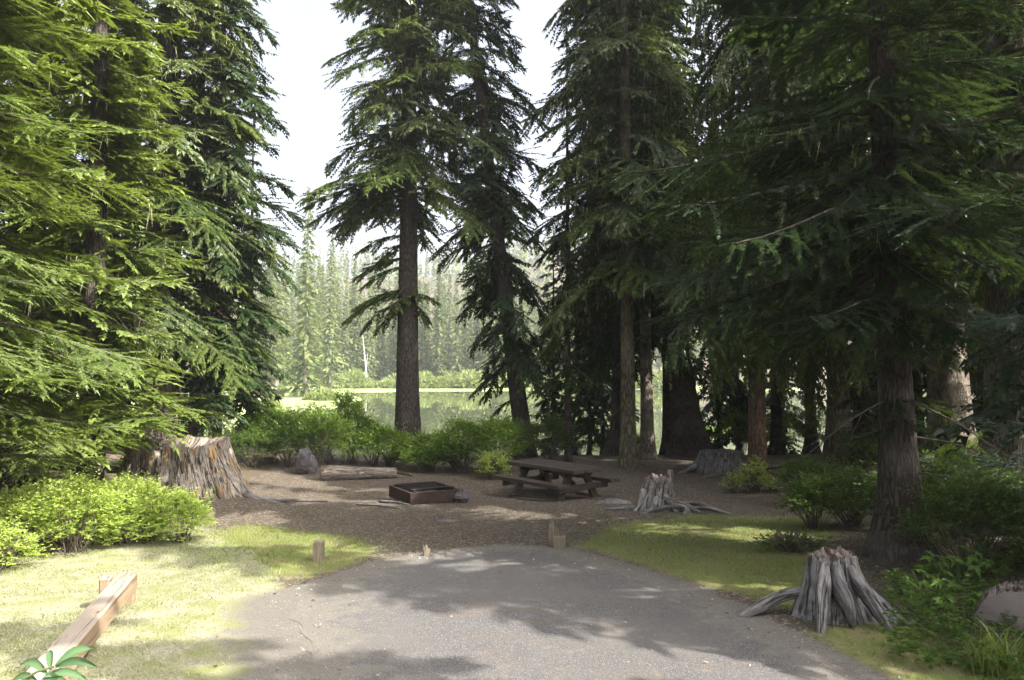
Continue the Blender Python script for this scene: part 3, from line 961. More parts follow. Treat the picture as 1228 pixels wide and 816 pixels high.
conifer('hemlock_tree', 'almost black trunk with a flared foot behind the lichened trunks', b, 25, .27, 4.0,
        lambda z: 3.6 * (1 - max(0, z - 8) / 22), 8, 'hem', 'dark', 'bark', lod=1, vis=16.5, lich=.2, seed=15, dead=22, flare=2.4, pitch=(-.5, -.05))
b = gp(754, 562)
conifer('hemlock_tree', 'straight trunk hung with pale lichen just behind the picnic table', b, 26, .235, 5.2,
        lambda z: 3.2 * (1 - max(0, z - 10) / 22), 8, 'hem', 'hemlock', 'bark_lichen', lean=(-.004, 0), lod=1, vis=16.5, lich=.95, seed=16, dead=16, flare=1.35, pitch=(-.45, .0))
b = gp(777, 551)
conifer('hemlock_tree', 'red-footed trunk close behind the straight lichened trunk', b, 23, .22, 5.5,
        lambda z: 2.6 * (1 - max(0, z - 8) / 21), 6, 'hem', 'hemlock', 'bark_pale', lean=(-.012, 0), lod=1, vis=16.5, lich=.4, seed=17, dead=12, flare=1.4, pitch=(-.45, .0))
b = gp(830, 547)
conifer('hemlock_tree', 'broad leaning trunk with wide foot between the grey stump and the lake', b, 27, .44, 4.6,
        lambda z: 3.6 * (1 - max(0, z - 8) / 24), 8, 'hem', 'dark', 'bark', lean=(-.14, 0), curve=.15, lod=1, vis=16.5, lich=.35, seed=18, dead=16, flare=1.75, seg=36, pitch=(-.45, .0))
b = gx(862, 29)
conifer('hemlock_tree', 'drooping conifer at the shore behind the broad leaning trunk', b, 15, .12, 1.6,
        lambda z: 2.1 * (1 - z / 17), 8, 'drape', 'dark', 'bark', lod=2, vis=16.5, lich=.2, seed=19, dead=8)
b = gp(908, 582)
conifer('hemlock_tree', 'sun-striped brown trunk rising from the bright sapling', b, 24, .235, 3.1,
        lambda z: (1.3 if z < 4.2 else 2.9) * (1 - max(0, z - 8) / 22), 9, 'drape', 'hemlock', 'bark_red', lean=(.012, 0), lod=1, vis=16.5, lich=.9, seed=20, dead=12, flare=1.2, pitch=(-.45, .0))
b = gx(971, 28)
conifer('hemlock_tree', 'slender trunk seen against the lake behind the shore thicket', b, 22, .21, 5.2,
        lambda z: 2.6 * (1 - max(0, z - 8) / 22), 7, 'hem', 'dark', 'bark', lod=2, vis=16.5, lich=.3, seed=21, dead=12)
b = gx(1004, 23.5)
conifer('hemlock_tree', 'lichen-hung trunk beside the end of the shore thicket', b, 25, .36, 4.2,
        lambda z: 3.2 * (1 - max(0, z - 8) / 22), 9, 'drape', 'hemlock', 'bark_lichen', lod=1, vis=16.5, lich=.7, seed=22, dead=14, pitch=(-.45, .0))
b = gx(1031, 25.5)
conifer('hemlock_tree', 'dark twin trunk close behind the lichen-hung one', b, 22, .28, 3.4,
        lambda z: 2.8 * (1 - max(0, z - 8) / 20), 6, 'hem', 'dark', 'bark', lod=2, vis=16.5, lich=.3, seed=23, dead=8)
# --- the near tree on the right
b = gp(1083, 668)
def az_r5(z, az, rs):
    if z < 3.0: return 1.0
    return 1.0 if cos(az) < .1 else (.72 if z > 3.8 else .3)
conifer('hemlock_tree', 'nearest shaded conifer rising behind the splayed silver stump', b, 14.5, .235, 1.5,
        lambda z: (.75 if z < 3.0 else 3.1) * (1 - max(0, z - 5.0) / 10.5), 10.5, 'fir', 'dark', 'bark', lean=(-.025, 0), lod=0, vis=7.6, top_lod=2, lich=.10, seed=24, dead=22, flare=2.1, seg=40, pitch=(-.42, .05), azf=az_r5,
        extra=((4.1, 3.35, 3.2, -.25, .1), (3.6, 3.0, 2.7, -.25, .1), (4.8, 3.5, 3.5, -.2, .1), (3.1, 3.6, 2.2, -.2, .1), (3.3, 2.8, 2.4, -.2, .1), (5.4, 3.2, 3.6, -.2, .1)) + tuple((3.0 + .19 * q, -1.75 + .75 * math.sin(q * 2.3), 1.3 + .5 * math.sin(q * 1.7) ** 2, -.45 + .15 * math.sin(q * 3.1), .15) for q in range(18)))
b = gx(1140, 18.5)
conifer('hemlock_tree', 'thick reddish trunk with one side glaring in the sun', b, 27, .50, 4.4,
        lambda z: 3.4 * (1 - max(0, z - 8) / 24), 7, 'hem', 'hemlock', 'bark_pale', lean=(-.03, 0), lod=1, vis=16.5, lich=.4, seed=25, dead=14, seg=40, pitch=(-.45, .0))
b = gx(1214, 15.5)
conifer('hemlock_tree', 'thick sunlit trunk with lichen-green bark nearest the understory thicket', b, 27, .55, 4.8,
        lambda z: 3.4 * (1 - max(0, z - 7) / 24), 7, 'hem', 'hemlock', 'bark_pale', lod=1, vis=16.5, lich=.6, seed=26, dead=12, seg=40, pitch=(-.4, .0))
b = gx(1095, 26)
conifer('hemlock_tree', 'dim trunk behind the glaring reddish one', b, 25, .30, 3.2,
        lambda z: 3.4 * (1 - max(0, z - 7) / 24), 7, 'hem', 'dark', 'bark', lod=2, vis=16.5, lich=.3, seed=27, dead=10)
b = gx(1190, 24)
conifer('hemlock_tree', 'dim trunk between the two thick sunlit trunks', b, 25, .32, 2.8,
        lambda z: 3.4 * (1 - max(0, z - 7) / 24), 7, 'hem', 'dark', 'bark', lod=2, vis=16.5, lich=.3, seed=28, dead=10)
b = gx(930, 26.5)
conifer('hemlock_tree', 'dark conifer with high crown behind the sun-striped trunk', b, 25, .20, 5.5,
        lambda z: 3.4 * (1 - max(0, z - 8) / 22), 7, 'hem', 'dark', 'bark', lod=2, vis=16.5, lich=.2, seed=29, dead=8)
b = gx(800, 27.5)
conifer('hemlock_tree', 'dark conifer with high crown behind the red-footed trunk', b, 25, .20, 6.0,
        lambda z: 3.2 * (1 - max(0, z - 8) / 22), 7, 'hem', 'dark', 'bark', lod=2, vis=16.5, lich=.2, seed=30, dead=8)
rs0 = np.random.RandomState(77)
for i, (px, d, h, L0, lab) in enumerate(((664, 28.5, 9, 1.5, 'young conifer at the shore just past the leaning conifer'), (722, 29.5, 12, 1.9, 'young conifer at the shore behind the almost black trunk'), 
        (884, 28.5, 9, 1.6, 'young conifer behind the sun-striped trunk at the shore'), (938, 30, 13, 2.0, 'young conifer behind the thicket at the shore'), (1050, 28, 12, 2.2, 'young conifer in the gap past the dark twin trunk'),
        (1112, 25, 5.0, 1.5, 'young conifer between the nearest conifer and the glaring trunk'), (1176, 26, 6.5, 1.8, 'young conifer behind the glaring reddish trunk'), (1180, 21, 5.0, 1.5, 'young conifer behind the thick lichened trunk'), (1035, 21, 6, 1.4, 'small conifer standing behind the bleached log'))):
    conifer('young_conifer', lab, gx(px, d), h, .09, .5, (lambda L0, h: lambda z: L0 * (1 - z / (h * 1.08)))(L0, h), 8, 'hem', 'dark', 'bark', lod=2 if d > 23 else 1, vis=16.5, lich=.15, seed=200 + i, dead=6, pitch=(-.25, .1))
# blue-green boughs entering from beyond the frame
conifer('fir_tree', 'blue-green fir whose low boughs reach in over the cut log', (6.0, 7.3, float(H(6.0, 7.3))), 9.5, .15, .8,
        P_(0, 9.5, 2.15, .3, 1.0), 6, 'fir', 'blue', 'bark', lod=0, vis=6.4, top_lod=2, lich=.0, seed=31, dead=0, pitch=(-.15, .1),
        azf=lambda z, az, rs: 1.0)
# forest beyond the frame that shades the site
for i, (x, y, h, l) in enumerate(((8.3, 3.1, 15.5, 3.3), (8.6, 5.2, 13.0, 2.5), (13.4, 9.6, 19, 3.2), (10.6, 11.9, 21, 3.9), (11.8, 8.7, 20, 2.1), (19.5, 7.6, 22, 3.6), (14.6, 20.4, 22, 3.3), (19, 1.0, 21, 3.4), (17.5, 21.5, 24, 3.5), (26, 14.8, 24, 3.6), (-12.5, 7.5, 21, 3.4), (-15, 12.5, 23, 3.5), (-10.5, 1.5, 18, 3.2), (-12, -7, 19, 3.4), (-4.5, -14, 19, 3.3), (9, -19, 18, 3.2), (24, 20, 24, 3.5), (6.3, .3, 12.8, 2.7))):
    conifer('hemlock_tree', ['conifer on the pad side', 'short conifer nearest the blue-green fir', 'conifer behind the short one', 'conifer flanking the lichened trunk', 'tall conifer between the two flanking ones', 'broad conifer past the lichened trunk', 'tall conifer beyond the sunlit trunks', 'far tall conifer', 'towering conifer', 'tallest far conifer', 'conifer past the sweeping fir', 'conifer behind the green firs', 'conifer beside the rail', 'conifer behind the rail', 'conifer across the road', 'roadside conifer', 'remotest conifer', 'slim conifer at the road edge'][i] + ' in the wood round the campsite, outside the view',
            (x, y, float(H(x, y))), h, .25, 1.2, (lambda l, h: lambda z: l * (1 - z / (h * 1.06)))(l, h), 9 if i < 2 else 6.5, 'hem', 'dark', 'bark', lod=2, vis=16.5, top_lod=3, seed=40 + i, dead=0, full=i < 2 or i == 17)
print('TREE TRIS', NTRI[0], 'branch protos', len(BL))

# =========================================================== FAR SHORE
def far_tree_arrays(hgt, w, seed, boughs=190, sub=5, snag=False):
    rs = np.random.RandomState(seed)
    a = Acc()
    V, F, uv = tube(np.array([[0, 0, -.5], [0, 0, hgt * .5], [0, 0, hgt]]), [.30, .17, .03], 6, cap=False)
    a.add(V, F, uv, mi=1)
    if snag:
        for q in range(14):
            z = rs.uniform(.25, .95) * hgt; az = rs.rand() * 6.28; L = rs.uniform(.5, 1.8) * (1.2 - z / hgt)
            V, F, uv = tube(np.array([[0, 0, z], [cos(az) * L, sin(az) * L, z + rs.uniform(-.1, .6)]]), [.05, .015], 3, cap=False); a.add(V, F, uv, mi=1)
        return a
    P, D, L, W, rn = [], [], [], [], []
    lo = rs.uniform(.02, .16)
    for k in range(boughs):
        t = lo + (1 - lo) * ((k + rs.rand()) / boughs)
        z = t * hgt
        az = k * 2.39996 + rs.uniform(-.4, .4)
        rl = w * (1 - t) ** .8 * rs.uniform(.55, 1.15) + .18
        if rs.rand() < .08: rl *= 1.3
        d0 = np.array([cos(az), sin(az), rs.uniform(-.55, -.15)])
        sh = rs.rand()
        for q in range(sub):
            s = (q + rs.rand()) / sub
            P.append(np.array([0, 0, z]) + d0 * rl * s * .8 + rs.uniform(-.12, .12, 3))
            dd = d0 + rs.uniform(-.65, .65, 3) * (1, 1, .4); D.append(dd / np.linalg.norm(dd))
            L.append(rl * rs.uniform(.35, .6) + .25); W.append(rs.uniform(.35, .70) * (.6 + rl * .25)); rn.append(np.clip(sh * .6 + s * .4, 0, 1))
    P.append(np.array([0, 0, hgt - .8])); D.append(np.array([0, 0, 1.0])); L.append(1.4); W.append(.22); rn.append(.5)
    V, F = twiglets(np.array(P), np.array(D), np.array(L), np.array(W), np.tile([0, 0, 1.0], (len(P), 1)) + rs.uniform(-.5, .5, (len(P), 3)))
    a.add(V, F, mi=0, a=np.repeat(np.array(rn), 3))
    return a
M['farbark'] = simple('far_bark', (.14, .12, .10), (.24, .21, .18), 4)
M['snagwood'] = simple('snag_wood', (.24, .225, .205), (.38, .36, .33), 4)
FT = []
for k, (h, w) in enumerate(((27, 2.5), (24, 2.2), (29, 2.7), (21, 2.1), (16, 2.0), (26, 1.9), (11, 1.7))):
    FT.append((h, far_tree_arrays(h, w, 60 + k)))
FTM = {}
def far_tree(name, label, x, y, k, sc, grp):
    if k not in FTM:
        o = FT[k][1].build(name, [M['farneedle'], M['farbark']])
        FTM[k] = o.data
    else:
        o = bpy.data.objects.new(name, FTM[k]); col.objects.link(o)
    o.name = name
    o.location = (x, y, float(H(x, y))); o.scale = (sc * R.uniform(.9, 1.15),) * 2 + (sc,)
    o.rotation_euler = (R.uniform(-.02, .02), R.uniform(-.02, .02), R.uniform(0, 6.28))
    return tag(o, label, 'tree', grp)
x, y = (366 - CXP) / FPX * 101, 101.0
far_tree('fir_tree', 'tallest lone spire fir on the meadow beside the dark spruce', x, y, 2, .98, 'firs on the lakeside meadow')
x, y = (396 - CXP) / FPX * 132, 132.0
far_tree('fir_tree', 'broad pale fir with pointed top second from the dark spruce', x, y, 0, 1.02, 'firs on the lakeside meadow')
MF = ['second fir from the dark spruce, behind the lone spire', 'narrow pale fir just beside the lone spire', 'pale fir between the lone spire and the broad pale fir', 'pale fir half hidden by the dark spruce, second from its trunk', 'tall pale fir farthest from the dark spruce, nearest the bare trunk', 'pale fir almost wholly hidden by the dark spruce', 'pale fir close behind the broad pale fir']
for (px, d, k, sc) in ((331, 112, 1, 1.0), (341, 128, 5, .92), (366, 122, 1, .86), (318, 105, 0, .9), (399, 146, 4, 1.1), (300, 120, 2, .9), (374, 150, 0, .85)):
    far_tree('fir_tree', MF.pop(0) + ' on the meadow', (px - CXP) / FPX * d, d, k, sc, 'firs on the lakeside meadow')
rsf = np.random.RandomState(3)
cnt = 0; used = []
while cnt < 270:
    y = 160 + 75 * rsf.rand() ** 1.5
    px = rsf.uniform(300, 760) if cnt < 190 else rsf.uniform(-200, 1400)
    x = (px - CXP) / FPX * y
    if lake_sd(x, y) > -5: continue
    if any((x - a) ** 2 + (y - b) ** 2 < 5.0 for a, b in used): continue
    used.append((x, y)); cnt += 1
    k = rsf.choice([0, 1, 2, 3, 5, 0, 1, 5, 4, 6] if y < 175 else [0, 1, 2, 3, 5])
    far_tree('conifer', 'hazy narrow conifer in the forest across the lake', x, y, int(k), rsf.uniform(.78, 1.02), 'conifers across the lake')
for i, (px, d, h) in enumerate(((441, 158, 13.5), (436, 159, 7.5), (541, 163, 9), (419, 164, 13))):
    a = far_tree_arrays(h, 1, 90 + i, snag=True)
    x = (px - CXP) / FPX * d
    o = a.build('dead_snag', [M['farneedle'], M['snagwood']])
    o.location = (x, d, float(H(x, d)))
    o.rotation_euler = (0, (-.10, .12, .02, -.03, .1, .01, 0)[i], 0)
    tag(o, ('bare white leaning snag across the lake, tallest of the crossing pair', 'short bare snag crossing the taller leaning one across the lake')[i] if i < 2 else ['bare snag nearest the two crossing ones, behind the tall pale fir', 'bare snag across the lake nearest the leaning conifer trunk', 'bare snag across the lake just beside the tall bare trunk', 'low bare snag among the willows across the lake', 'short bare snag seen through the leaning conifer boughs', '', ''][i - 2], 'dead tree', 'snags on the far shore')
# forest on the hills: one mass
def distant_forest():
    rs = np.random.RandomState(8)
    n = 1500
    y = 236 + 300 * rs.rand(n) ** .85
    x = (rs.uniform(-.75, .75, n)) * (y + 20)
    z = H(x, y)
    P, D, L, W, rn = [], [], [], [], []
    for q in range(13):
        h = 20 + 9 * _hash((x * 10).astype(int), (y * 10).astype(int), np.zeros(n, int))
        if q == 0: hh = h
        t = q / 13.0
        for s in range(2):
            az = rs.uniform(0, 6.28, n)
            r = (3.0 * (1 - t) + .3)
            P.append(np.stack([x, y, z + hh * (.12 + .86 * t) + 1.2], 1)); d = np.stack([np.cos(az), np.sin(az), np.full(n, -.8)], 1)
            D.append(d / np.linalg.norm(d, axis=1)[:, None]); L.append(np.full(n, r * 1.25)); W.append(np.full(n, r * .85)); rn.append(rs.rand(n))
    P, D, L, W, rn = map(np.concatenate, (P, D, L, W, rn))
    V, F = twiglets(P, D, L, W, np.tile([0, 0, 1.0], (len(P), 1)) + rs.uniform(-.4, .4, (len(P), 3)))
    o = mesh('distant_forest', V, F, M['farneedle'], attrs={'rnd': np.repeat(rn, 3)})
    tag(o, 'hazy blue-green forest covering the slope beyond the lake', kind='stuff')
distant_forest()

# =========================================================== SHRUBS
def leaf_quads(P, D, Nn, L, W, fold=.2):
    S = np.cross(D, Nn); S /= np.linalg.norm(S, axis=1)[:, None] + 1e-9
    Z = np.cross(S, D)
    L = L[:, None]; W = W[:, None]
    V = np.stack([P, P + D * L * .5 + S * W * .5 + Z * W * fold, P + D * L, P + D * L * .5 - S * W * .5 + Z * W * fold], 1).reshape(-1, 3)
    return V, np.arange(len(V)).reshape(-1, 4)
def shrub(name, label, base, lobes, n_shoots, leaf=.045, mat='shrub', stem_n=14, seed=0, group=None, aspect=.55, shoot=.22, cat='shrub', per=8, cover=True):
    """lobes: (dx, dy, height, rx, ry, rz) ellipsoids round the base; leafy shoots grow out of their surface"""
    rs = np.random.RandomState(seed)
    base = np.asarray(base, float)
    root = empty(name, tuple(base)); tag(root, label, cat, group)
    Ls = np.array(lobes)
    vol = (Ls[:, 3] * Ls[:, 5]) ** .9; pr = vol / vol.sum()
    li = rs.choice(len(Ls), n_shoots, p=pr)
    u = rs.normal(size=(n_shoots, 3)); u /= np.linalg.norm(u, axis=1)[:, None]
    u[:, 2] = np.where(u[:, 2] < -.35, -u[:, 2], u[:, 2])
    rad = rs.uniform(.45, 1.0, n_shoots) ** .5
    lb = Ls[li]
    nz = 1 + .62 * fbm(u[:, 0] * 2.2 + li * 3, u[:, 1] * 2.2, u[:, 2] * 2.2 + seed, 3)
    P0 = lb[:, :3] + u * lb[:, 3:6] * (rad * nz)[:, None]
    gz = H(P0[:, 0] + base[0], P0[:, 1] + base[1]) - base[2]
    P0[:, 2] = np.maximum(P0[:, 2], gz + .04 + rs.uniform(0, .12, n_shoots))
    dirv = u * (1, 1, .5) + np.array([0, 0, .55]) + rs.normal(size=u.shape) * .35
    dirv /= np.linalg.norm(dirv, axis=1)[:, None]
    Ps, Ds, Nn, Lf, Wf, rn = [], [], [], [], [], []
    tone = np.clip(.5 + .9 * fbm(P0[:, 0] * 2.5, P0[:, 1] * 2.5, P0[:, 2] * 2.5, 3) + rs.uniform(-.2, .2, n_shoots), 0, 1)
    sl = shoot * rs.uniform(.5, 1.4, n_shoots) * np.where(rs.rand(n_shoots) < .10, 2.0, 1)
    for k in range(per):
        t = (k + .5) / per
        p = P0 + dirv * (sl * t)[:, None] + np.array([0, 0, -1.0]) * (sl * t * t * .25)[:, None]
        az = rs.uniform(0, 2 * pi, n_shoots)
        h = np.stack([np.cos(az), np.sin(az), rs.uniform(-.35, .35, n_shoots)], 1)
        d = h + dirv * .45; d /= np.linalg.norm(d, axis=1)[:, None]
        nn = np.array([0, 0, 1.0]) + rs.normal(size=d.shape) * .38
        l = leaf * rs.uniform(.6, 1.25, n_shoots)
        Ps.append(p); Ds.append(d); Nn.append(nn); Lf.append(l); Wf.append(l * aspect * rs.uniform(.8, 1.2, n_shoots)); rn.append(np.clip(tone * .7 + t * .25 + rs.uniform(-.15, .2, n_shoots), 0, 1))
    Ps, Ds, Nn, Lf, Wf, rn = map(np.concatenate, (Ps, Ds, Nn, Lf, Wf, rn))
    V, F = leaf_quads(Ps, Ds, Nn, Lf, Wf)
    mesh('foliage', V, F, M[mat], root, attrs={'rnd': np.repeat(rn, 4)})
    a = Acc()
    idx = rs.choice(n_shoots, min(n_shoots, stem_n * 6), replace=False)
    for q in idx:
        lbq = Ls[li[q]]
        f = np.array([lbq[0] + rs.uniform(-.2, .2) * lbq[3], lbq[1] + rs.uniform(-.2, .2) * lbq[4], 0])
        f[2] = float(H(f[0] + base[0], f[1] + base[1])) - base[2] - .03
        e = P0[q] + dirv[q] * sl[q] * .8
        m = (f + e) / 2 + rs.uniform(-.08, .08, 3) + (0, 0, .12)
        V, F, uv = tube(np.array([f, m, P0[q], e]), [.009, .006, .004, .002], 4, cap=False); a.add(V, F, uv)
    a.build('stems', M['twig'], root)['kind'] = 'stuff'
    return root
rl = np.random.RandomState(21)
def lob(n, w, d, h, seed):
    r = np.random.RandomState(seed); o = []
    for i in range(n):
        x = w * (-.5 + (i + .5) / n) + r.uniform(-.1, .1) * w / n
        hh = h * r.uniform(.7, 1.08)
        o.append((x, r.uniform(-.5, .5) * d, hh * .5, w / n * r.uniform(.62, .95), d * r.uniform(.45, .75), hh * .52))
    return o
# bright bushes in the sun at the left
b = gp(150, 655)
shrub('leafy_bush', 'bright yellow-green sunlit bush spilling over the grass below the big stump', b + (0, .35, 0), [(-.55, 0, .20, .55, .5, .36), (.1, .1, .26, .55, .5, .40), (.55, .15, .18, .38, .45, .30), (-.1, -.25, .15, .6, .35, .28)], 2300, .050, 'brightleaf', seed=1, per=8, shoot=.16)
b = gp(40, 672)
shrub('leafy_bush', 'sunlit bush at the grass edge under the sweeping fir boughs', b + (0, .35, 0), [(-.4, 0, .3, .55, .45, .42), (.25, .1, .38, .5, .5, .42), (-1.0, .2, .3, .5, .5, .4)], 1700, .050, 'brightleaf', seed=2, per=8, shoot=.16)
b = gp(95, 628)
shrub('leafy_bush', 'higher sunlit bush between the fir boughs and the big stump', b + (0, .5, 0), [(-.6, 0, .22, .6, .45, .36), (.35, .1, .20, .5, .5, .34)], 1300, .050, 'brightleaf', seed=3, per=8, shoot=.16)
b = gp(8, 690)
shrub('leafy_bush', 'low sunlit clump of leaves nearest the timber rail', b + (-.2, .3, 0), [(-.1, 0, .16, .4, .35, .25), (-.7, 0, .2, .5, .35, .28)], 700, .048, 'brightleaf', seed=4, per=8, shoot=.14)
# row between the dirt and the lake
def rowbush(px, py, w, h, d, seed, label, n, mat='shrub', leaf=.068, dy=.9, lobes=None):
    b = gp(px, py) + (0, dy, 0); b[2] = float(H(b[0], b[1]))
    shrub('leafy_shrub', label, b, lobes or lob(max(2, int(w / .8)), w, d, h, seed), n, leaf, mat, seed=seed, group='shrubs along the lake side of the camp', shoot=.26)
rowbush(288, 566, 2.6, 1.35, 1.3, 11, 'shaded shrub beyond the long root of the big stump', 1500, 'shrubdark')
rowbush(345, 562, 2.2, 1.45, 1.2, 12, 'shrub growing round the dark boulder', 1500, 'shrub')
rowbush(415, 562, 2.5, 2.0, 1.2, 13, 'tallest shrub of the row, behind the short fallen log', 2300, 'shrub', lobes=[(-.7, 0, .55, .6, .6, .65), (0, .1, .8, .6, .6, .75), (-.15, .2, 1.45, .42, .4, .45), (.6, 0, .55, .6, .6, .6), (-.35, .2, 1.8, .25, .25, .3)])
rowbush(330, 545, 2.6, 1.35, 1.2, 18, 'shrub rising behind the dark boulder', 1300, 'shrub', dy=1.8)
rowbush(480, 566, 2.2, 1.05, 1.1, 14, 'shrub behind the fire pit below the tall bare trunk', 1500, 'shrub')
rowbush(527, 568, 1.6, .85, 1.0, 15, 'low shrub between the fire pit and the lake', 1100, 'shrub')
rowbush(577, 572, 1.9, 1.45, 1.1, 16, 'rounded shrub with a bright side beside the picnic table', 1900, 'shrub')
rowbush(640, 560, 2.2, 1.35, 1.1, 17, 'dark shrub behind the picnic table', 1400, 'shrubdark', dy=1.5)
b = gp(592, 576)
shrub('young_bush', 'pale sunlit sprouts at the foot of the rounded shrub by the table', b + (0, .15, 0), [(0, 0, .25, .35, .3, .32)], 260, .06, 'brightleaf', seed=19, shoot=.2)
b = gp(775, 548) + (.2, 3.0, 0); b[2] = float(H(b[0], b[1]))
shrub('reed_clump', 'bright sunlit greenery at the water edge between the trunks', b, [(0, 0, .35, .8, .5, .5)], 260, .07, 'brightleaf', seed=20, shoot=.3, aspect=.3)
# thicket behind right
rowbush(868, 545, 2.8, 1.6, 1.2, 31, 'green thicket behind the grey flat-topped stump', 1500, 'shrub', .06, 1.6)
rowbush(945, 546, 3.2, 1.7, 1.3, 32, 'green thicket behind the sun-striped trunk', 1900, 'shrub', .06, 1.4)
rowbush(700, 547, 2.6, .55, 1.0, 33, 'low shaded shrub at the bank by the thin grey pole', 600, 'shrubdark', .06, 1.6)
# right understory
def under(px, py, w, h, d, seed, label, n, mat='shrubdark', leaf=.05, dy=.4, asp=.55, nm='understory_shrub'):
    b = gp(px, py) + (0, dy, 0); b[2] = float(H(b[0], b[1]))
    shrub(nm, label, b, lob(max(2, int(w / .6)), w, d, h, seed), n, leaf, mat, seed=seed, group='shrubs of the shaded understory', shoot=.22, aspect=asp)
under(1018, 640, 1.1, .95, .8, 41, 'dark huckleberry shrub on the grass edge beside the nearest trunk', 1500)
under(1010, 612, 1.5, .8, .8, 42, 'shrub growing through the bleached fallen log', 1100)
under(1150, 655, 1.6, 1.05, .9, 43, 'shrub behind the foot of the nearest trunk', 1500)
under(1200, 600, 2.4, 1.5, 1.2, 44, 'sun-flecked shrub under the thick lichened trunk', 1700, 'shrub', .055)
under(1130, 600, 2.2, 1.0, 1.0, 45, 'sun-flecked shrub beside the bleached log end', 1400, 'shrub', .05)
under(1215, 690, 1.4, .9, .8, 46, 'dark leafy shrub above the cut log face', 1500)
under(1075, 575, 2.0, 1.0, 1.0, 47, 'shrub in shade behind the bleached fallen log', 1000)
b = gp(905, 592)
shrub('sapling', 'bright young sapling at the foot of the sun-striped trunk', b + (0, .1, 0), [(0, 0, .25, .42, .3, .30), (.15, .1, .5, .15, .15, .25), (-.45, 0, .2, .22, .2, .22), (.5, 0, .12, .35, .3, .14)], 620, .045, 'brightleaf', seed=51, shoot=.15, per=7)
b = gp(948, 662)
shrub('seedling_patch', 'sparse leafy seedlings on the mown grass beside the dark shrub', b, [(0, 0, .06, .5, .3, .09)], 160, .04, 'shrubdark', seed=52, shoot=.08, per=5)
# low leafy cover round the silver stump and cut log
def ground_cover():
    rs = np.random.RandomState(77)
    reg = [gp(1040, 730), gp(1100, 690), gp(1228, 670), (6.5, 6.5, 0), (5.5, 4.6, 0), (3.4, 4.4, 0), gp(1130, 816), gp(1060, 790)]
    n = 5200
    x = rs.uniform(2.2, 6.5, n); y = rs.uniform(4.2, 9, n)
    k = poly_sd(x, y, reg) + .35 * fbm(x * 2, y * 2, 4) > 0
    x, y = x[k], y[k]; n = len(x)
    h = np.clip(.10 + .30 * (fbm(x * 1.3, y * 1.3, 7) + .3), .04, .40) * rs.uniform(.3, 1.0, n)
    P = np.stack([x, y, H(x, y) + h], 1)
    Ps, Ds, Nn, L, W, rn = [], [], [], [], [], []
    for q in range(5):
        az = rs.uniform(0, 6.28, n)
        d = np.stack([np.cos(az), np.sin(az), rs.uniform(-.3, .25, n)], 1); d /= np.linalg.norm(d, axis=1)[:, None]
        Ps.append(P + rs.uniform(-.03, .03, (n, 3))); Ds.append(d); Nn.append(np.array([0, 0, 1.0]) + rs.normal(size=d.shape) * .3)
        l = rs.uniform(.03, .065, n); L.append(l); W.append(l * .62); rn.append(rs.rand(n) * .8)
    Ps, Ds, Nn, L, W, rn = map(np.concatenate, (Ps, Ds, Nn, L, W, rn))
    V, F = leaf_quads(Ps, Ds, Nn, L, W)
    o = mesh('ground_cover', V, F, M['shrubdark'], attrs={'rnd': np.repeat(rn, 4)})
    tag(o, 'low leafy ground cover between the silver stump and the cut log', kind='stuff')
ground_cover()

# lobed broad leaves
def lobed_leaf(size, seed, lobes=5):
    """a maple-like leaf in its own space, stalk at the origin, blade along +X"""
    rs = np.random.RandomState(seed)
    ang, rad = [], []
    dirs = np.linspace(-2.1, 2.1, lobes)
    ln = [.55, .82, 1.0, .82, .55]
    pts = []
    for i, a in enumerate(dirs):
        l = ln[i] * rs.uniform(.92, 1.08)
        for da, rr in ((-.26, .60), (-.16, .70), (-.10, .84), (0, 1.0), (.10, .84), (.16, .70), (.26, .60)):
            pts.append((a + da, l * rr * rs.uniform(.96, 1.04)))
        if i < lobes - 1: pts.append((a + .525, .42))
    cx_ = .38
    V = [(cx_ * size, 0, 0)] + [((cx_ + r * .62 * cos(a)) * size, r * .62 * sin(a) * size, -.16 * size * r * r + .05 * size * abs(sin(a * 2.4))) for a, r in pts] + [(cx_ * size * .35, 0, 0)]
    n = len(V)
    F = [(0, k, k + 1) for k in range(1, n - 1)] + [(0, n - 1, 1)]
    V = np.array(V)
    r = .006
    S = np.array([(0, -.003, 0), (0, .003, 0), (cx_ * size * .5, 0, .002)]); F.append((n, n + 1, n + 2)); V = np.concatenate([V, S])
    return V, np.array(F)
def broad_plant(name, label, base, hgt, n, size, seed, spread=.35, mat='bigleaf'):
    rs = np.random.RandomState(seed)
    root = empty(name, tuple(base)); tag(root, label, 'plant')
    me = []
    for v in range(3):
        V, F = lobed_leaf(size, seed + v)
        me.append((V, F))
    protos = []
    a = Acc()
    for k in range(n):
        az = rs.uniform(0, 6.28); r = spread * sqrt(rs.rand()); z = hgt * rs.uniform(.45, 1.0)
        p = np.array([cos(az) * r, sin(az) * r, z])
        if len(protos) < 3:
            V, F = me[len(protos)]
            o = mesh('leaf', V, F, M[mat], root, attrs={'rnd': np.full(len(V), rs.rand())}); protos.append(o)
        else:
            o = protos[rs.randint(3)].copy(); col.objects.link(o); o.parent = root
        o.location = p; o.rotation_euler = (rs.uniform(-.35, .35), rs.uniform(-.1, .45), -pi / 2 + rs.uniform(-1.5, 1.5)); s = rs.uniform(.7, 1.15); o.scale = (s, s, s)
        V, F, uv = tube(np.array([(rs.uniform(-.05, .05), rs.uniform(-.05, .05), -.02), p * (.5, .5, .6), p]), [.005, .004, .0025], 4, cap=False); a.add(V, F, uv)
    st = a.build('stems', M['stem'], root); st['kind'] = 'stuff'
    return root
broad_plant('maple_sprout', 'broad lobed light-green leaves between the silver stump and the cut log', gp(1118, 742) + (.05, .1, 0), .34, 20, .17, 5, .32)
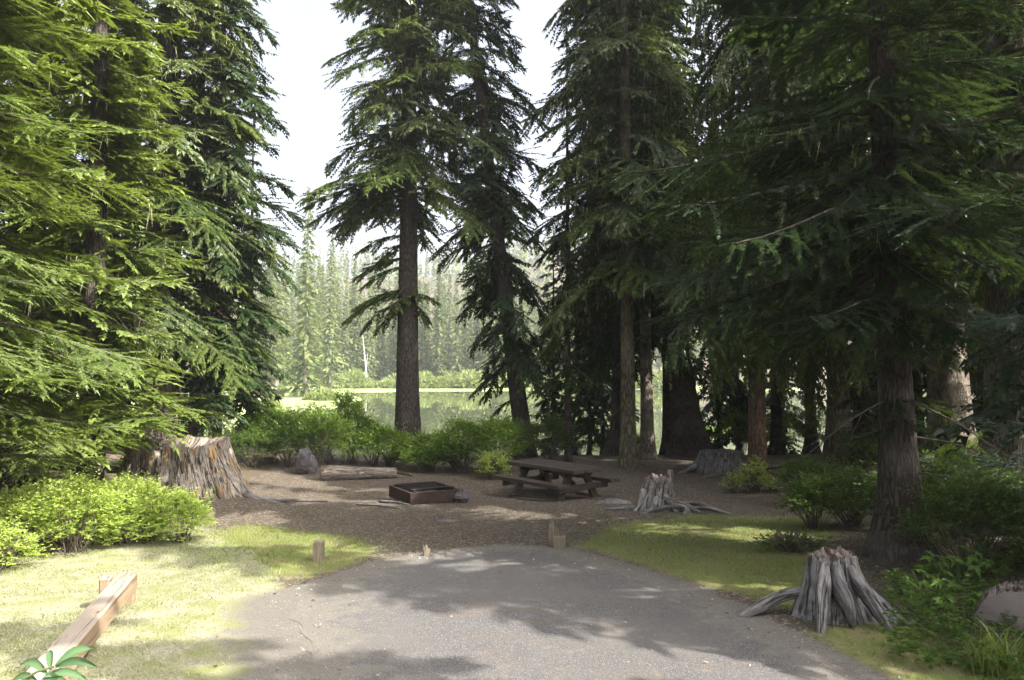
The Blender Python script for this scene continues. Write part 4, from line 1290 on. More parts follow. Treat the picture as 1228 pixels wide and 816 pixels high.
broad_plant('maple_sprout', 'broad lobed leaves in deeper shade beside the cut log', gp(1165, 722) + (0, .2, 0), .42, 16, .17, 9, .35)
broad_plant('maple_sprout', 'broad lobed leaves low at the foot of the nearest trunk', gp(1120, 705) + (0, .1, 0), .30, 12, .15, 13, .3)

# foreground sprig, close to the camera
def sprig():
    c = at(64, 800, 1.45)
    g = np.array([c[0] - .05, c[1] + .02, float(H(c[0], c[1]))])
    root = empty('tall_weed', tuple(g)); tag(root, 'green compound leaf of a tall plant reaching up in front of the timber rail', 'plant')
    a = Acc()
    top = c - g
    mid = at(28, 815, 1.45) - g
    V, F, uv = tube(np.array([(0, 0, -.02), (-.03, 0, .5), mid + (-.02, 0, -.05), mid, (mid + top) / 2 + (0, 0, .004), top]), [.006, .005, .0035, .003, .0025, .002], 6, cap=False); a.add(V, F, uv)
    a.build('stem', M['stem'], root)
    for (px, py, rx, ry, w, tw) in ((66, 800, 113, 777, 15, .2), (66, 800, 118, 801, 13, -.3), (60, 803, 58, 781, 12, .1), (56, 808, 24, 797, 13, .1), (54, 811, 105, 816, 13, .3), (45, 818, 12, 818, 12, .1), (50, 815, 92, 832, 13, .2)):
        p0 = at(px, py, 1.45); p1 = at(rx, ry, 1.45 + tw * .12)
        n = 7; V = []
        d = p1 - p0; s = np.cross(d, (0, -1, .4)); s /= np.linalg.norm(s)
        wd = w / 900 * 1.45 * .40
        for i in range(n):
            t = i / (n - 1); k = sin(pi * min(1, t * .94 + .06)) ** .75 * (1 - .25 * t)
            m = p0 + d * t + np.array([0, 0, .012]) * sin(pi * t)
            V += [m - s * wd * k, m + np.array([0, .004, -.002]), m + s * wd * k]
        V = np.array(V); F = []
        for i in range(n - 1):
            F += [(i * 3, i * 3 + 1, i * 3 + 4, i * 3 + 3), (i * 3 + 1, i * 3 + 2, i * 3 + 5, i * 3 + 4)]
        mesh('leaf', V - g, np.array(F), M['sprig'], root, smooth=True, attrs={'rnd': np.tile([.1, 1.0, .25], n)})
sprig()
def tall_grass(name, label, base, n, h, seed, mat='shrubdark'):
    rs = np.random.RandomState(seed)
    V, F = [], []
    for k in range(n):
        az = rs.uniform(0, 6.28); r = rs.uniform(0, .22); p = np.array([cos(az) * r, sin(az) * r, -.02]); a2 = rs.uniform(0, 6.28)
        hh = h * rs.uniform(.5, 1.1); d = np.array([cos(a2), sin(a2), 0]) * hh * rs.uniform(.1, .6); w = np.array([-sin(a2), cos(a2), 0]) * rs.uniform(.003, .008)
        b = len(V) 
        for t, ww in ((0, 1), (.4, 1), (.75, .7)):
            c = p + d * t ** 1.8 + (0, 0, hh * t * (1 - .25 * t))
            V += [c - w * ww, c + w * ww]
        V.append(p + d * 1.1 + (0, 0, hh * .72))
        F += [(b, b + 1, b + 3), (b, b + 3, b + 2), (b + 2, b + 3, b + 5), (b + 2, b + 5, b + 4), (b + 4, b + 5, b + 6)]
    o = mesh(name, np.array(V), np.array(F), M[mat], attrs={'rnd': np.repeat(rs.rand(n), 7)}); o.location = base
    return tag(o, label, 'grass tuft')
tall_grass('grass_tuft', 'tall grass blades standing in front of the cut log face', gp(1195, 816) + (.1, .1, 0), 70, .50, 4, 'grassgreen')
tall_grass('grass_tuft', 'wispy grass tuft at the foot of the splayed silver stump', gp(985, 742), 60, .16, 6, 'grassgreen')

# =========================================================== STUMPS AND LOGS
def stump_body(h, rt, rb, seed, seg=72, n=22, flute=.12, tilt=(0, 0), jag=.05, power=2.2, lobes=(), ell=(1, 1), hollow=.12, shift=(0, 0)):
    """rooted stump: V, F, uv. lobes: (angle, width, reach) root buttresses"""
    th = np.linspace(0, 2 * pi, seg, endpoint=False)
    t = np.linspace(0, 1, n)
    TH, T = np.meshgrid(th, t)
    r = rt + (rb - rt) * (1 - T) ** power
    for (a, w, reach) in lobes:
        dth = np.angle(np.exp(1j * (TH - a)))
        r = r + reach * np.exp(-(dth / w) ** 2) * (1 - T) ** 2.6
    r = r * (1 + flute * fbm(np.cos(TH) * 2.6 + seed, np.sin(TH) * 2.6, T * .5, 3) * 2 + flute * .45 * vnoise(np.cos(TH) * 9 + seed, np.sin(TH) * 9, T * .7) + flute * .22 * vnoise(np.cos(TH) * 20 + seed, np.sin(TH) * 20, T * 1.2))
    top = 1 + jag * (fbm(np.cos(th) * 3 + seed * 2, np.sin(th) * 3, 1, 3) * 2 + .5 * vnoise(np.cos(th) * 14, np.sin(th) * 14, seed))
    Z = T * h * (1 + (top - 1)[None, :] * T ** 2) - .08 * (1 - T)
    X = r * np.cos(TH) * ell[0] + shift[0] * T; Y = r * np.sin(TH) * ell[1] + shift[1] * T
    Z = Z + (tilt[0] * X + tilt[1] * Y) * T ** 3
    V = np.stack([X, Y, Z], -1).reshape(-1, 3)
    i = np.arange(n * seg).reshape(n, seg); j = np.roll(i, -1, 1)
    F = [np.stack([i[:-1].ravel(), j[:-1].ravel(), j[1:].ravel(), i[1:].ravel()], 1)]
    TM = np.abs(((TH + pi * .5) % (2 * pi)) - pi)
    uv = np.stack([(TM * rt + seed).ravel(), (Z + seed).ravel()], 1)
    # rim and rotten bowl
    rings = [(.90, -.01), (.72, -.04 - hollow * .3), (.45, -hollow), (.15, -hollow * 1.05)]
    base = i[-1]; last = V[base]
    cxy = last.mean(0)
    M_, U_ = [V], [uv]; off = len(V); prev = base
    for q, (s, dz) in enumerate(rings):
        v = cxy + (last - cxy) * (s, s, .5 if q else 1)
        v[:, 2] += dz * h + .03 * h * vnoise(v[:, 0] * 14 + seed, v[:, 1] * 14, 2.0)
        cur = np.arange(off, off + seg); off += seg
        M_.append(v); U_.append(np.stack([v[:, 0] + seed, v[:, 1] * .3], 1))
        F.append(np.stack([prev, np.roll(prev, -1), np.roll(cur, -1), cur], 1)); prev = cur
    M_.append(M_[-1].mean(0)[None]); U_.append(np.zeros((1, 2)))
    F.append(np.stack([prev, np.roll(prev, -1), np.full(seg, off)], 1))
    nb = len(F[0])
    mi = np.concatenate([np.zeros(nb), np.ones(sum(len(f) for f in F[1:]))])
    # mesh() sorts nothing, keep order
    return np.concatenate(M_), F, np.concatenate(U_), mi
def add_root(parent, pts, rad, mat, seed=0, flat=(1, 1), seg=12, ridge=.25, name='root'):
    P = np.array(pts, float)
    # smooth resample
    t = np.linspace(0, len(P) - 1, len(P) * 4 - 3)
    i = np.minimum(t.astype(int), len(P) - 2); f = (t - i)[:, None]
    Pm = np.vstack([P[0] * 2 - P[1], P, P[-1] * 2 - P[-2]])
    p0, p1, p2, p3 = Pm[i], Pm[i + 1], Pm[i + 2], Pm[i + 3]
    Q = .5 * ((2 * p1) + (-p0 + p2) * f + (2 * p0 - 5 * p1 + 4 * p2 - p3) * f * f + (-p0 + 3 * p1 - 3 * p2 + p3) * f ** 3)
    rr = np.interp(t, np.arange(len(P)), rad)
    V, F, uv = tube(Q, rr, seg, rough=.22, seed=seed, flat=flat, ridge=ridge, ridges=9)
    uv = uv * (2.0, 1)
    return mesh(name, V, F, M[mat], parent, smooth=True, uv=uv)
# --- the big weathered stump
b = gx(224, 15.6)
S = empty('old_stump', tuple(b)); tag(S, 'huge weathered stump with ochre rot patches beside the sunlit bush', 'tree stump')
V, F, uv, mi = stump_body(1.12, .98, 1.30, 3, seg=150, n=34, flute=.11, jag=.06, power=1.35, lobes=((-.35, .30, .55), (-1.0, .22, .28), (-2.3, .25, .20), (3.0, .3, .2)), tilt=(.0, .02), shift=(-.10, 0), hollow=.18)
mesh('body', V, F, [M['stumpwood'], M['logwood']], S, smooth=True, uv=uv, midx=mi)
add_root(S, [(.82, -.45, .55), (1.05, -.72, .32), (1.22, -.95, .10), (1.30, -1.05, -.04)], [.13, .15, .12, .08], 'stumpwood', 3, (1, .8))
add_root(S, [(1.0, -.15, .38), (1.35, -.45, .18), (1.75, -.75, .06), (2.15, -.95, .03), (2.5, -1.0, -.03)], [.13, .10, .07, .05, .03], 'silver', 4, (1, .8))
add_root(S, [(1.25, -.4, .1), (1.7, -.6, .03), (2.4, -.62, .02), (3.1, -.55, -.02)], [.07, .05, .035, .02], 'silver', 5)
add_root(S, [(-.72, -.52, .55), (-.80, -.68, .30), (-.95, -.80, .0)], [.09, .11, .08], 'stumpwood', 6)
rs = np.random.RandomState(4)
for k in range(11):   # peeled slabs and ochre chunks standing proud of the weathered face
    a0 = -pi / 2 + rs.uniform(-1.1, 1.05)
    z0 = rs.uniform(.45, .95); L = rs.uniform(.15, .42)
    r_ = 1.04 + .15 * (1 - z0)
    p = np.array([cos(a0) * r_ - .1 * z0, sin(a0) * r_, z0])
    add_root(S, [p + (0, 0, .02), p + (cos(a0) * .03, sin(a0) * .03, -L * .5), p + (cos(a0) * .07, sin(a0) * .07, -L)], [.03, .055, .03], 'rotten' if k % 2 else 'stumpwood', 20 + k, (1.1, .5), 8, .3, 'wood_slab')
# --- log lying behind it
def log_obj(name, label, p0, p1, r, mat, seed=0, seg=36, cut=('endgrain', 'endgrain'), nseg=16, rough=.08, bend=0.0, group=None, cat='log'):
    p0 = np.array(p0, float); p1 = np.array(p1, float)
    t = np.linspace(0, 1, nseg)[:, None]
    P = p0 + (p1 - p0) * t + np.array([0, 0, 1.0]) * bend * np.sin(pi * t)
    rr = np.linspace(r[0], r[1], nseg)
    V, Fs, uv = tube(P - p0, rr, seg, rough=rough, seed=seed, ridge=.05, ridges=12)
    uv = uv * (1.2, 1)
    mi = np.concatenate([np.zeros(len(Fs[0])), np.ones(len(Fs[1])), np.ones(len(Fs[2]))])
    o = mesh(name, V, Fs, [M[mat], M[cut[0]]], smooth=True, uv=uv, midx=mi); o.location = p0
    return tag(o, label, cat, group)
a = gx(60, 17.2); c = gx(182, 16.6)
log_obj('fallen_log', 'mossy grey log lying in shade behind the sunlit bush and the stump', a + (0, 0, .50), c + (0, 0, .50), (.24, .20), 'logwood', 2)
a = gp(383, 577); c = gp(474, 574)
log_obj('fallen_log', 'short barkless log with a broken end lying before the shrubs', a + (0, .12, .14), c + (0, .12, .13), (.168, .145), 'palelog', 5, rough=.07)
o = add_root(None, [c + (-.55, .10, .15), c + (-.1, .05, .17), c + (.22, .10, .11), c + (.42, .16, .04)], [.07, .075, .05, .015], 'rotten', 8, (1, .7), name='log_splinter')
tag(o, 'broken brown splinter of wood at the ragged end of the short log', 'wood')
# boulder in the shrubs
b = gp(362, 570)
BOULDER = (b + (.02, .28, .26), (.30, .24, .40))
# --- small stump with sprawling roots
b = gp(784, 612)
S = empty('rooted_stump', tuple(b + (0, .15, 0))); tag(S, 'knee-high silvery stump with sprawling bare roots beyond the pad', 'tree stump')
V, F, uv, mi = stump_body(.56, .25, .38, 12, seg=110, n=26, flute=.15, jag=.13, power=2.0, lobes=((-2.5, .3, .22), (-.4, .35, .35), (-1.4, .25, .16)), tilt=(.30, 0), shift=(.12, 0), hollow=.10)
mesh('body', V, F, [M['silver'], M['logwood']], S, smooth=True, uv=uv, midx=mi)
for k, (pts, rad) in enumerate((
    ([(-.20, -.10, .36), (-.30, -.22, .16), (-.42, -.34, .02), (-.5, -.4, -.05)], [.09, .09, .06, .03]),
    ([(.18, -.15, .32), (.34, -.28, .17), (.62, -.40, .13), (.85, -.55, .08), (1.05, -.7, -.02)], [.10, .10, .08, .055, .03]),
    ([(.62, -.40, .13), (.95, -.30, .16), (1.25, -.38, .10), (1.55, -.40, .03)], [.06, .05, .035, .015]),
    ([(.8, -.5, .08), (1.15, -.62, .10), (1.5, -.72, .04), (1.75, -.70, .0)], [.05, .04, .035, .015]),
    ([(.05, -.28, .25), (-.02, -.45, .10), (-.25, -.72, .03), (-.55, -.9, -.02)], [.07, .07, .05, .03]),
    ([(-.3, -.72, .03), (.1, -.75, .12), (.45, -.68, .15), (.75, -.62, .08)], [.045, .055, .06, .04]),
    ([(.6, -.6, .12), (.62, -.85, .08), (.5, -1.05, .03), (.35, -1.15, .0)], [.05, .04, .03, .012]),
    ([(.72, -.58, .08), (.70, -.95, .03), (.82, -1.2, .0)], [.045, .03, .012]),
    ([(.3, .05, .15), (.7, .15, .12), (1.15, .1, .05), (1.4, .0, .0)], [.06, .05, .035, .02]),
    ([(-.2, -.2, .1), (-.7, -.25, .04), (-1.15, -.1, .0)], [.06, .05, .02]))):
    add_root(S, [(p[0] * .78, p[1] * .8, p[2]) for p in pts], [q * .85 for q in rad], 'silver', 30 + k)
# --- flat-topped grey stump
b = gp(866, 568)
S = empty('grey_stump', tuple(b + (0, .5, 0))); tag(S, 'flat-topped grey stump with deep furrows between the leaning and sun-striped trunks', 'tree stump')
V, F, uv, mi = stump_body(.58, .56, .72, 21, seg=110, n=20, flute=.13, jag=.03, power=1.5, lobes=((3.0, .35, .35), (-1.9, .2, .15), (-.9, .2, .12)), hollow=.06, shift=(.1, 0))
mesh('body', V, F, [M['silver'], M['silver']], S, smooth=True, uv=uv, midx=mi)
add_root(S, [(-.65, -.2, .2), (-.9, -.3, .07), (-1.2, -.35, -.02)], [.1, .07, .03], 'silver', 44)
add_root(S, [(-.2, -.7, .1), (-.25, -.9, .04), (-.7, -1.1, -.01)], [.06, .045, .02], 'silver', 45)
# --- splayed silver stump near the pad
b = gp(1003, 750)
S = empty('splayed_stump', tuple(b + (.10, .26, 0))); tag(S, 'silver stump with splayed slab-like roots at the edge of the asphalt', 'tree stump')
V, F, uv, mi = stump_body(.50, .20, .30, 33, seg=130, n=28, flute=.06, jag=.05, power=1.0, lobes=((-.20, .50, .62), (.6, .5, .30), (2.8, .4, .12)), tilt=(.05, .02), hollow=.07, shift=(0, .04))
mesh('body', V, F, [M['silver'], M['logwood']], S, smooth=True, uv=uv, midx=mi)
for k, (pts, rad, fl) in enumerate((
    ([(-.13, -.13, .43), (-.19, -.24, .32), (-.25, -.34, .18), (-.33, -.50, -.05)], [.045, .070, .062, .038], (.85, 1.2)),
    ([(-.04, -.17, .45), (-.07, -.27, .32), (-.05, -.34, .20), (-.02, -.38, .02)], [.045, .068, .058, .022], (.8, 1.25)),
    ([(.06, -.16, .44), (.10, -.26, .32), (.17, -.42, .15), (.26, -.62, -.06)], [.040, .055, .048, .014], (.8, 1.2)),
    ([(-.18, .12, .16), (-.40, .12, .13), (-.62, .06, .05), (-.82, -.0, -.03)], [.055, .06, .055, .03], (1, .8)))):
    add_root(S, pts, rad, 'silver', 50 + k, fl, 22, .40, 'root' if k > 2 else 'root_slab')
# --- bleached fallen log on the right
a = gp(990, 600) + (0, 0, .12); c = at(1110, 560, 13.2)
o = log_obj('fallen_log', 'sun-bleached splintered log lying behind the nearest trunk', at(1030, 578, 12.6), at(1120, 558, 13.0), (.10, .19), 'bleached', 12, cut=('bleached', 'bleached'), rough=.14)
for k, (q0, q1, q2, r) in enumerate((((1003, 577), (1015, 588), (1018, 590), .045), ((998, 581), (1010, 574), (1022, 577), .05), ((1012, 580), (1030, 578), (1048, 571), .07))):
    o = add_root(None, [at(*q0, 12.5), at(*q1, 12.45), at(*q2, 12.5)], [r * .6, r, r], 'bleached', 70 + k, name='broken_branch')
    tag(o, ['white broken branch stub pointing down at the thin end of the bleached log', 'white knobbly branch end furthest from the nearest trunk', 'white branch leading into the thin end of the bleached log'][k], 'branch')
# --- sawn round at the right edge
c = at(1234, 772, 5.75)
o = log_obj('cut_log', 'large sawn log face with dark cracks at the pad side of the understory', c, c + (.23, .34, -.02), (.385, .39), 'logwood', 15, seg=48, cut=('cutlog', 'cutlog'), rough=.03)
for k, (x0, z0, x1, z1, w) in enumerate(((-.28, .17, .05, .0, .006), (.02, .01, .2, -.14, .005), (-.33, .02, -.12, -.04, .003), (-.2, -.12, .1, -.2, .003), (-.2, .24, .1, .16, .0025))):
    V, F = box_vf(0, 0, 0, math.hypot(x1 - x0, z1 - z0), .006, w, .001)
    q = mesh('crack', V, F, M['iron'], o); q.location = ((x0 + x1) / 2, -.036 - abs(x0 + x1) * .0, (z0 + z1) / 2); q.rotation_euler = (0, -atan2(z1 - z0, x1 - x0), 0)
# --- small posts of the pad edge
def post(label, px, py, w, d, h, rz=0, mat='timber', lean=0.0, broken=0.0, split=False, grp='cut-off posts along the pad end'):
    b = gp(px, py)
    n = 9
    r = empty('wooden_post', tuple(b), rz); tag(r, label, 'post', grp)
    xs_ = np.linspace(-.5, .5, n); V, F = [], []
    # body as a box whose top is broken
    X, Y = np.meshgrid(xs_, xs_)
    rs = np.random.RandomState(int(px))
    top = h + broken * (fbm(X * 4 + px, Y * 4, 1, 3) * 2) - (broken * .8 * (X > .1) if split else 0)
    i = np.arange(n * n).reshape(n, n)
    Vt = np.stack([X * w, Y * d, top], -1).reshape(-1, 3); Vb = np.stack([X * w, Y * d, np.full_like(X, -.1)], -1).reshape(-1, 3)
    V = np.concatenate([Vt, Vb]); V[:, 0] += lean * V[:, 2]
    F = [np.stack([i[:-1, :-1].ravel(), i[:-1, 1:].ravel(), i[1:, 1:].ravel(), i[1:, :-1].ravel()], 1)]
    ring = np.concatenate([i[0, :-1], i[:-1, -1], i[-1, ::-1][:-1], i[::-1, 0][:-1]])
    F.append(np.stack([ring, ring + n * n, np.roll(ring, -1) + n * n, np.roll(ring, -1)], 1))
    mesh('shaft', V, F, M[mat], r)
    return r
M['oldpost'] = simple('old_post_wood', (.10, .085, .062), (.25, .21, .155), 7, .9, .6, .01, .15, (9, 9, 1))
post('square brown post stub standing in the green grass patch', 382, 673, .125, .12, .235, .1, 'oldpost', 0, .012)
post('tiny rotten post stub at the far edge of the pad', 511, 667, .075, .07, .095, .3, 'oldpost', .1, .05)
post('taller split post of the pair at the pad end', 664, 655, .135, .12, .245, -.1, 'oldpost', .02, .10, True)
post('shorter flat-topped post of the pair at the pad end', 671, 658, .155, .13, .155, -.12, 'oldpost', 0, .012)
# --- timber rail
def rail():
    p0 = gp(28, 835); p1 = gp(150, 716)
    z0, z1 = .22, .22
    A = np.array([-2.66, 4.24, 0]); B = np.array([-3.60, 7.12, 0])
    A[2] = float(H(A[0], A[1])) + .17; B[2] = float(H(B[0], B[1])) + .19
    d = B - A; L = np.linalg.norm(d)
    yaw = atan2(d[1], d[0]); pit = math.asin(d[2] / L)
    root = empty('timber_rail', (A[0], A[1], A[2] - .17), yaw); tag(root, 'low barrier rail of square orange-brown timber on the mown grass', 'barrier rail')
    A2 = A - d / L * 1.3
    o = box_obj('beam', ((L - 1.3) / 2, 0, .17 + d[2] / 2 * .75), (L + 1.3, .165, .155), M['timber'], root, (0, -pit, 0), .012, .002)
    box_obj('post', (L - .34, .125, .0 + d[2] * .95), (.15, .085, .56), M['timber'], root, None, .01)
    box_obj('post', (-.9, .125, -.02), (.15, .085, .55), M['timber'], root, None, .01)
    box_obj('support_block', (L - .13, -.01, .02 + d[2]), (.15, .14, .20), M['timber'], root, None, .01)
rail()
# --- fire pit
def fire_pit():
    b = gp(492, 606)
    yaw = radians(29)
    r = empty('fire_pit', tuple(b), yaw); tag(r, 'rusted steel fire ring box with a black cooking grate', 'fire pit')
    Lx, Ly, h, t = 1.12, 1.25, .235, .012
    box_obj('side_panel', (Lx / 2, 0, h / 2 - .01), (Lx, t, h), M['rust'], r, b=.002)
    box_obj('side_panel', (Lx / 2, Ly, h / 2 - .01), (Lx, t, h), M['rust'], r, b=.002)
    box_obj('side_panel', (0, Ly / 2, h / 2 - .01), (t, Ly - t - .004, h), M['rust'], r, b=.002)
    box_obj('side_panel', (Lx, Ly / 2, h / 2 - .01), (t, Ly - t - .004, h), M['rust'], r, b=.002)
    for (x, y, sx, sy) in ((Lx / 2, .022, Lx - .02, .05), (Lx / 2, Ly - .022, Lx - .02, .05), (.022, Ly / 2, .05, Ly - .10), (Lx - .022, Ly / 2, .05, Ly - .10)):
        box_obj('rim', (x, y, h - .004), (sx, sy, .010), M['rust'], r, b=.002)
    # ash floor
    V, F = box_vf(Lx / 2, Ly / 2, .03, Lx - .06, Ly - .06, .04, .01); mesh('ash_bed', V, F, M['rock'], r)
    g = box_obj('grate_frame', (Lx / 2, Ly * .20, h + .028), (Lx * .80, .016, .016), M['iron'], r, b=.003)
    box_obj('grate_frame', (Lx / 2, Ly * .90, h + .028), (Lx * .80, .016, .016), M['iron'], r, b=.003)
    first = None
    for k in range(16):
        x = Lx * (.12 + .76 * k / 15)
        if first is None: first = box_obj('grate_bar', (x, Ly * .55, h + .030), (.011, Ly * .68, .011), M['iron'], r, b=.002)
        else: instance(first, r, (x, Ly * .55, h + .030))
    for x in (.10, .88):
        V, F, uv = tube(np.array([(x * Lx, Ly * .2, h + .02), (x * Lx, Ly * .12, h + .03), (x * Lx, Ly * .06, h + .055)]), [.014, .012, .016], 8); mesh('grate_handle', V, F, M['iron'], r)
        box_obj('hinge', (x * Lx, .02, h + .012), (.035, .04, .03), M['iron'], r, b=.004)
fire_pit()
def rock(name, label, p, s, seed, mat='rock', rz=0):
    th = np.linspace(0, 2 * pi, 22, endpoint=False); ph = np.linspace(.02, pi - .02, 13)
    T, Pp = np.meshgrid(th, ph)
    d = np.stack([np.cos(T) * np.sin(Pp), np.sin(T) * np.sin(Pp), np.cos(Pp)], -1)
    k = 1 + .30 * fbm(d[..., 0] * 1.3 + seed, d[..., 1] * 1.3, d[..., 2] * 1.3, 3) * 2
    k = np.round(k * 7) / 7 * .35 + k * .65
    V = (d * k[..., None] * s).reshape(-1, 3)
    n, m = 13, 22
    i = np.arange(n * m).reshape(n, m); j = np.roll(i, -1, 1)
    F = np.stack([i[:-1].ravel(), i[1:].ravel(), j[1:].ravel(), j[:-1].ravel()], 1)
    o = mesh(name, V, F, M[mat], smooth=False); o.location = p; o.rotation_euler = (0, 0, rz)
    return tag(o, label, 'rock')
rock('rock', 'grey rock leaning on the fire ring side nearest the table', gp(552, 604) + (.02, .15, .10), (.14, .16, .18), 3, 'darkrock')
rock('rock', 'small flat pale rock lying on the bare dirt beyond the pad', gp(537, 626) + (0, 0, .01), (.14, .07, .03), 5)
rock('rock', 'little grey rock at the foot of the rooted stump', gp(735, 604), (.30, .2, .10), 6)
rock('boulder', 'dark rounded boulder standing among the shrubs behind the short log', BOULDER[0], BOULDER[1], 11, 'darkrock')
for k, (x0, y0, x1, y1, r) in enumerate(((427, 606, 478, 611, .022), (455, 603, 492, 607, .028), (470, 601, 488, 606, .02), (840, 566, 880, 571, .03), (905, 565, 955, 560, .03), (1085, 600, 1088, 601, .01))[:5]):
    lab = ['thin stick lying before the fire ring, farthest from it', 'split stick lying against the fire ring', 'short bark strip at the corner of the fire ring', 'dark stick on the dirt in front of the grey stump', 'dark stick on the dirt beyond the sun-striped trunk'][k]
    p, q = gp(x0, y0) + (0, 0, r * .8), gp(x1, y1) + (0, 0, r * .8)
    o = add_root(None, [p, (p + q) / 2 + (0, .05, .01), q], [r, r * .9, r * .5], 'silver' if k < 3 else 'rotten', 80 + k, name='stick', seg=8)
    tag(o, lab, 'stick')
rs = np.random.RandomState(15)
for k in range(6):
    px, py = [(985, 575), (965, 585), (950, 577), (975, 568), (1000, 585), (930, 560), (848, 560), (1030, 592)][k % 8]
    p = gp(px + rs.uniform(-12, 12), py + rs.uniform(-5, 5)) ; a3 = rs.uniform(-.6, .6); L = rs.uniform(.3, .8)
    q = p + (cos(a3) * L, sin(a3) * L, 0); q[2] = float(H(q[0], q[1]))
    o = add_root(None, [p + (0, 0, .03), (p + q) / 2 + (0, .03, .05), q + (0, 0, .02)], [.03, .025, .01], 'rotten', 90 + k, name='fallen_branch', seg=6)
    tag(o, ['dead dark branch nearest the dark huckleberry shrub, in shade', 'dead branch lying nearest the sun-striped trunk foot on its shaded side', 'dead branch lying farthest back between the sun-striped and lichen-hung trunks', 'dead branch lying highest of the dark ones in front of the lichen-hung trunk', 'dead branch half under the dark huckleberry shrub', 'dead branch beneath the shore thicket, nearest the lake'][k], 'branch', 'dead branches on the forest floor')

# --- picnic table
def picnic_table():
    near = gp(686, 600)
    yaw = radians(-50)                    # long axis: far left to near right
    L, W, H_ = 2.25, .98, .76
    c = np.array([gx(665, 17.2)[0], 17.2, 0]); c[2] = float(H(c[0], c[1]))
    r = empty('picnic_table', tuple(c), yaw); tag(r, 'heavy dark-stained timber picnic table with attached benches on the dirt', 'picnic table')
    m = M['tablewood']
    for k in range(3):
        box_obj('tabletop_plank', (0, (k - 1) * (W / 3 + .002), H_ - .045), (L + (.0, .012, -.006)[k], W / 3 - .008, .085), m, r, b=.008, wob=.0015)
    for s in (-1, 1):
        for k in range(2):
            box_obj('bench_plank', (.0 + (.004 if k else 0), s * (.80 + (k - .5) * .150), .435), (L, .142, .080), m, r, b=.008, wob=.0015)
    for e in (-1, 1):
        x = e * .72
        for s in (-1, 1):
            # slanted leg from under the top to the ground
            top = np.array([x, s * .22, H_ - .095]); bot = np.array([x, s * .58, .0])
            d = bot - top; Ln = np.linalg.norm(d)
            box_obj('leg', tuple((top + bot) / 2), (.085, .17, Ln), m, r, (atan2(d[1], -d[2]), 0, 0), b=.008)
        box_obj('top_cleat', (x, 0, H_ - .145), (.075, W - .12, .11), m, r, b=.008)
        bx_ = box_obj('seat_beam', (x + e * .083, 0, .325), (.075, 1.74, .14), m, r, b=.012)
        box_obj('foot_block', (x, -.60, .03), (.12, .26, .07), m, r, b=.01)
        box_obj('foot_block', (x, .60, .03), (.12, .26, .07), m, r, b=.01)
        # diagonal brace to the middle
        p0 = np.array([x - e * .05, 0, .33]); p1 = np.array([e * .10, 0, H_ - .12]); d = p1 - p0
        box_obj('brace', tuple((p0 + p1) / 2), (np.linalg.norm(d), .09, .085), m, r, (0, -atan2(d[2], d[0]), 0), b=.006)
    box_obj('centre_cleat', (0, 0, H_ - .125), (.12, W - .16, .07), m, r, b=.006)
    # bolts
    first = None
    for e in (-1, 1):
        for s in (-1, 1):
            for q in ((e * .845, s * .52, .325), ):
                V, F, uv = tube(np.array([(0, 0, 0), (e * .012, 0, 0)]), [.018, .018], 8)
                o = mesh('bolt', V, F, M['iron'], r); o.location = q
picnic_table()

# =========================================================== GRASS, LITTER, GRAVEL
def blades():
    rs = np.random.RandomState(31)
    def make(n, box, maskname, hmin, hmax, mat, name, label, flat):
        x = rs.uniform(box[0], box[1], n); u = rs.rand(n)
        y = box[2] + (box[3] - box[2]) * u ** 1.25
        m = masks(x, y)
        w = m[maskname] if maskname != 'green' else m['green']
        w = w * np.clip(1 - 1.9 * m['gravel'], 0, 1) * (poly_sd(x, y, padW) < -.02)
        cl = .55 + .9 * fbm(x * 2.2, y * 2.2, 2, 3) + .5 * fbm(x * 9, y * 9, 5, 2)
        k = rs.rand(n) < w * np.clip(cl, .08, 1)
        x, y = x[k], y[k]; n = len(x)
        z = H(x, y)
        h = rs.uniform(hmin, hmax, n) * (1 + .5 * fbm(x * 1.4, y * 1.4, 8, 2))
        az = rs.uniform(0, 6.28, n); lean = rs.uniform(flat * .4, flat, n)
        wd = rs.uniform(.0016, .0034, n) * (1 + y * .05)
        sx, sy = -np.sin(az) * wd, np.cos(az) * wd
        b = np.stack([x, y, z], 1)
        s = np.stack([sx, sy, np.zeros(n)], 1)
        t = b + np.stack([np.cos(az) * h * lean, np.sin(az) * h * lean, h * np.clip(1 - lean * .45, .12, 1)], 1)
        V = np.stack([b - s, b + s, t], 1).reshape(-1, 3)
        tone = np.clip(.5 + 1.0 * fbm(x * 3, y * 3, 6, 3) + rs.uniform(-.35, .35, n), 0, 1)
        o = mesh(name, V, np.arange(3 * n).reshape(n, 3), M[mat], attrs={'rnd': np.repeat(tone, 3)})
        tag(o, label, kind='stuff')
        return n
    a = make(175000, (-9, 1.0, 3.6, 12), 'dry', .018, .045, 'grass', 'grass', 'dry mown straw-coloured grass round the timber rail', 1.2)
    b = make(60000, (-7.5, -1, 7.5, 13.5), 'green', .03, .065, 'grassgreen', 'grass', 'short green grass round the square post stub', 1.1)
    c = make(130000, (.4, 8, 4.2, 14.5), 'green', .025, .065, 'grassgreen', 'grass', 'short green grass between the pad and the right-hand trees', 1.2)
    print('BLADES', a, b, c)
blades()
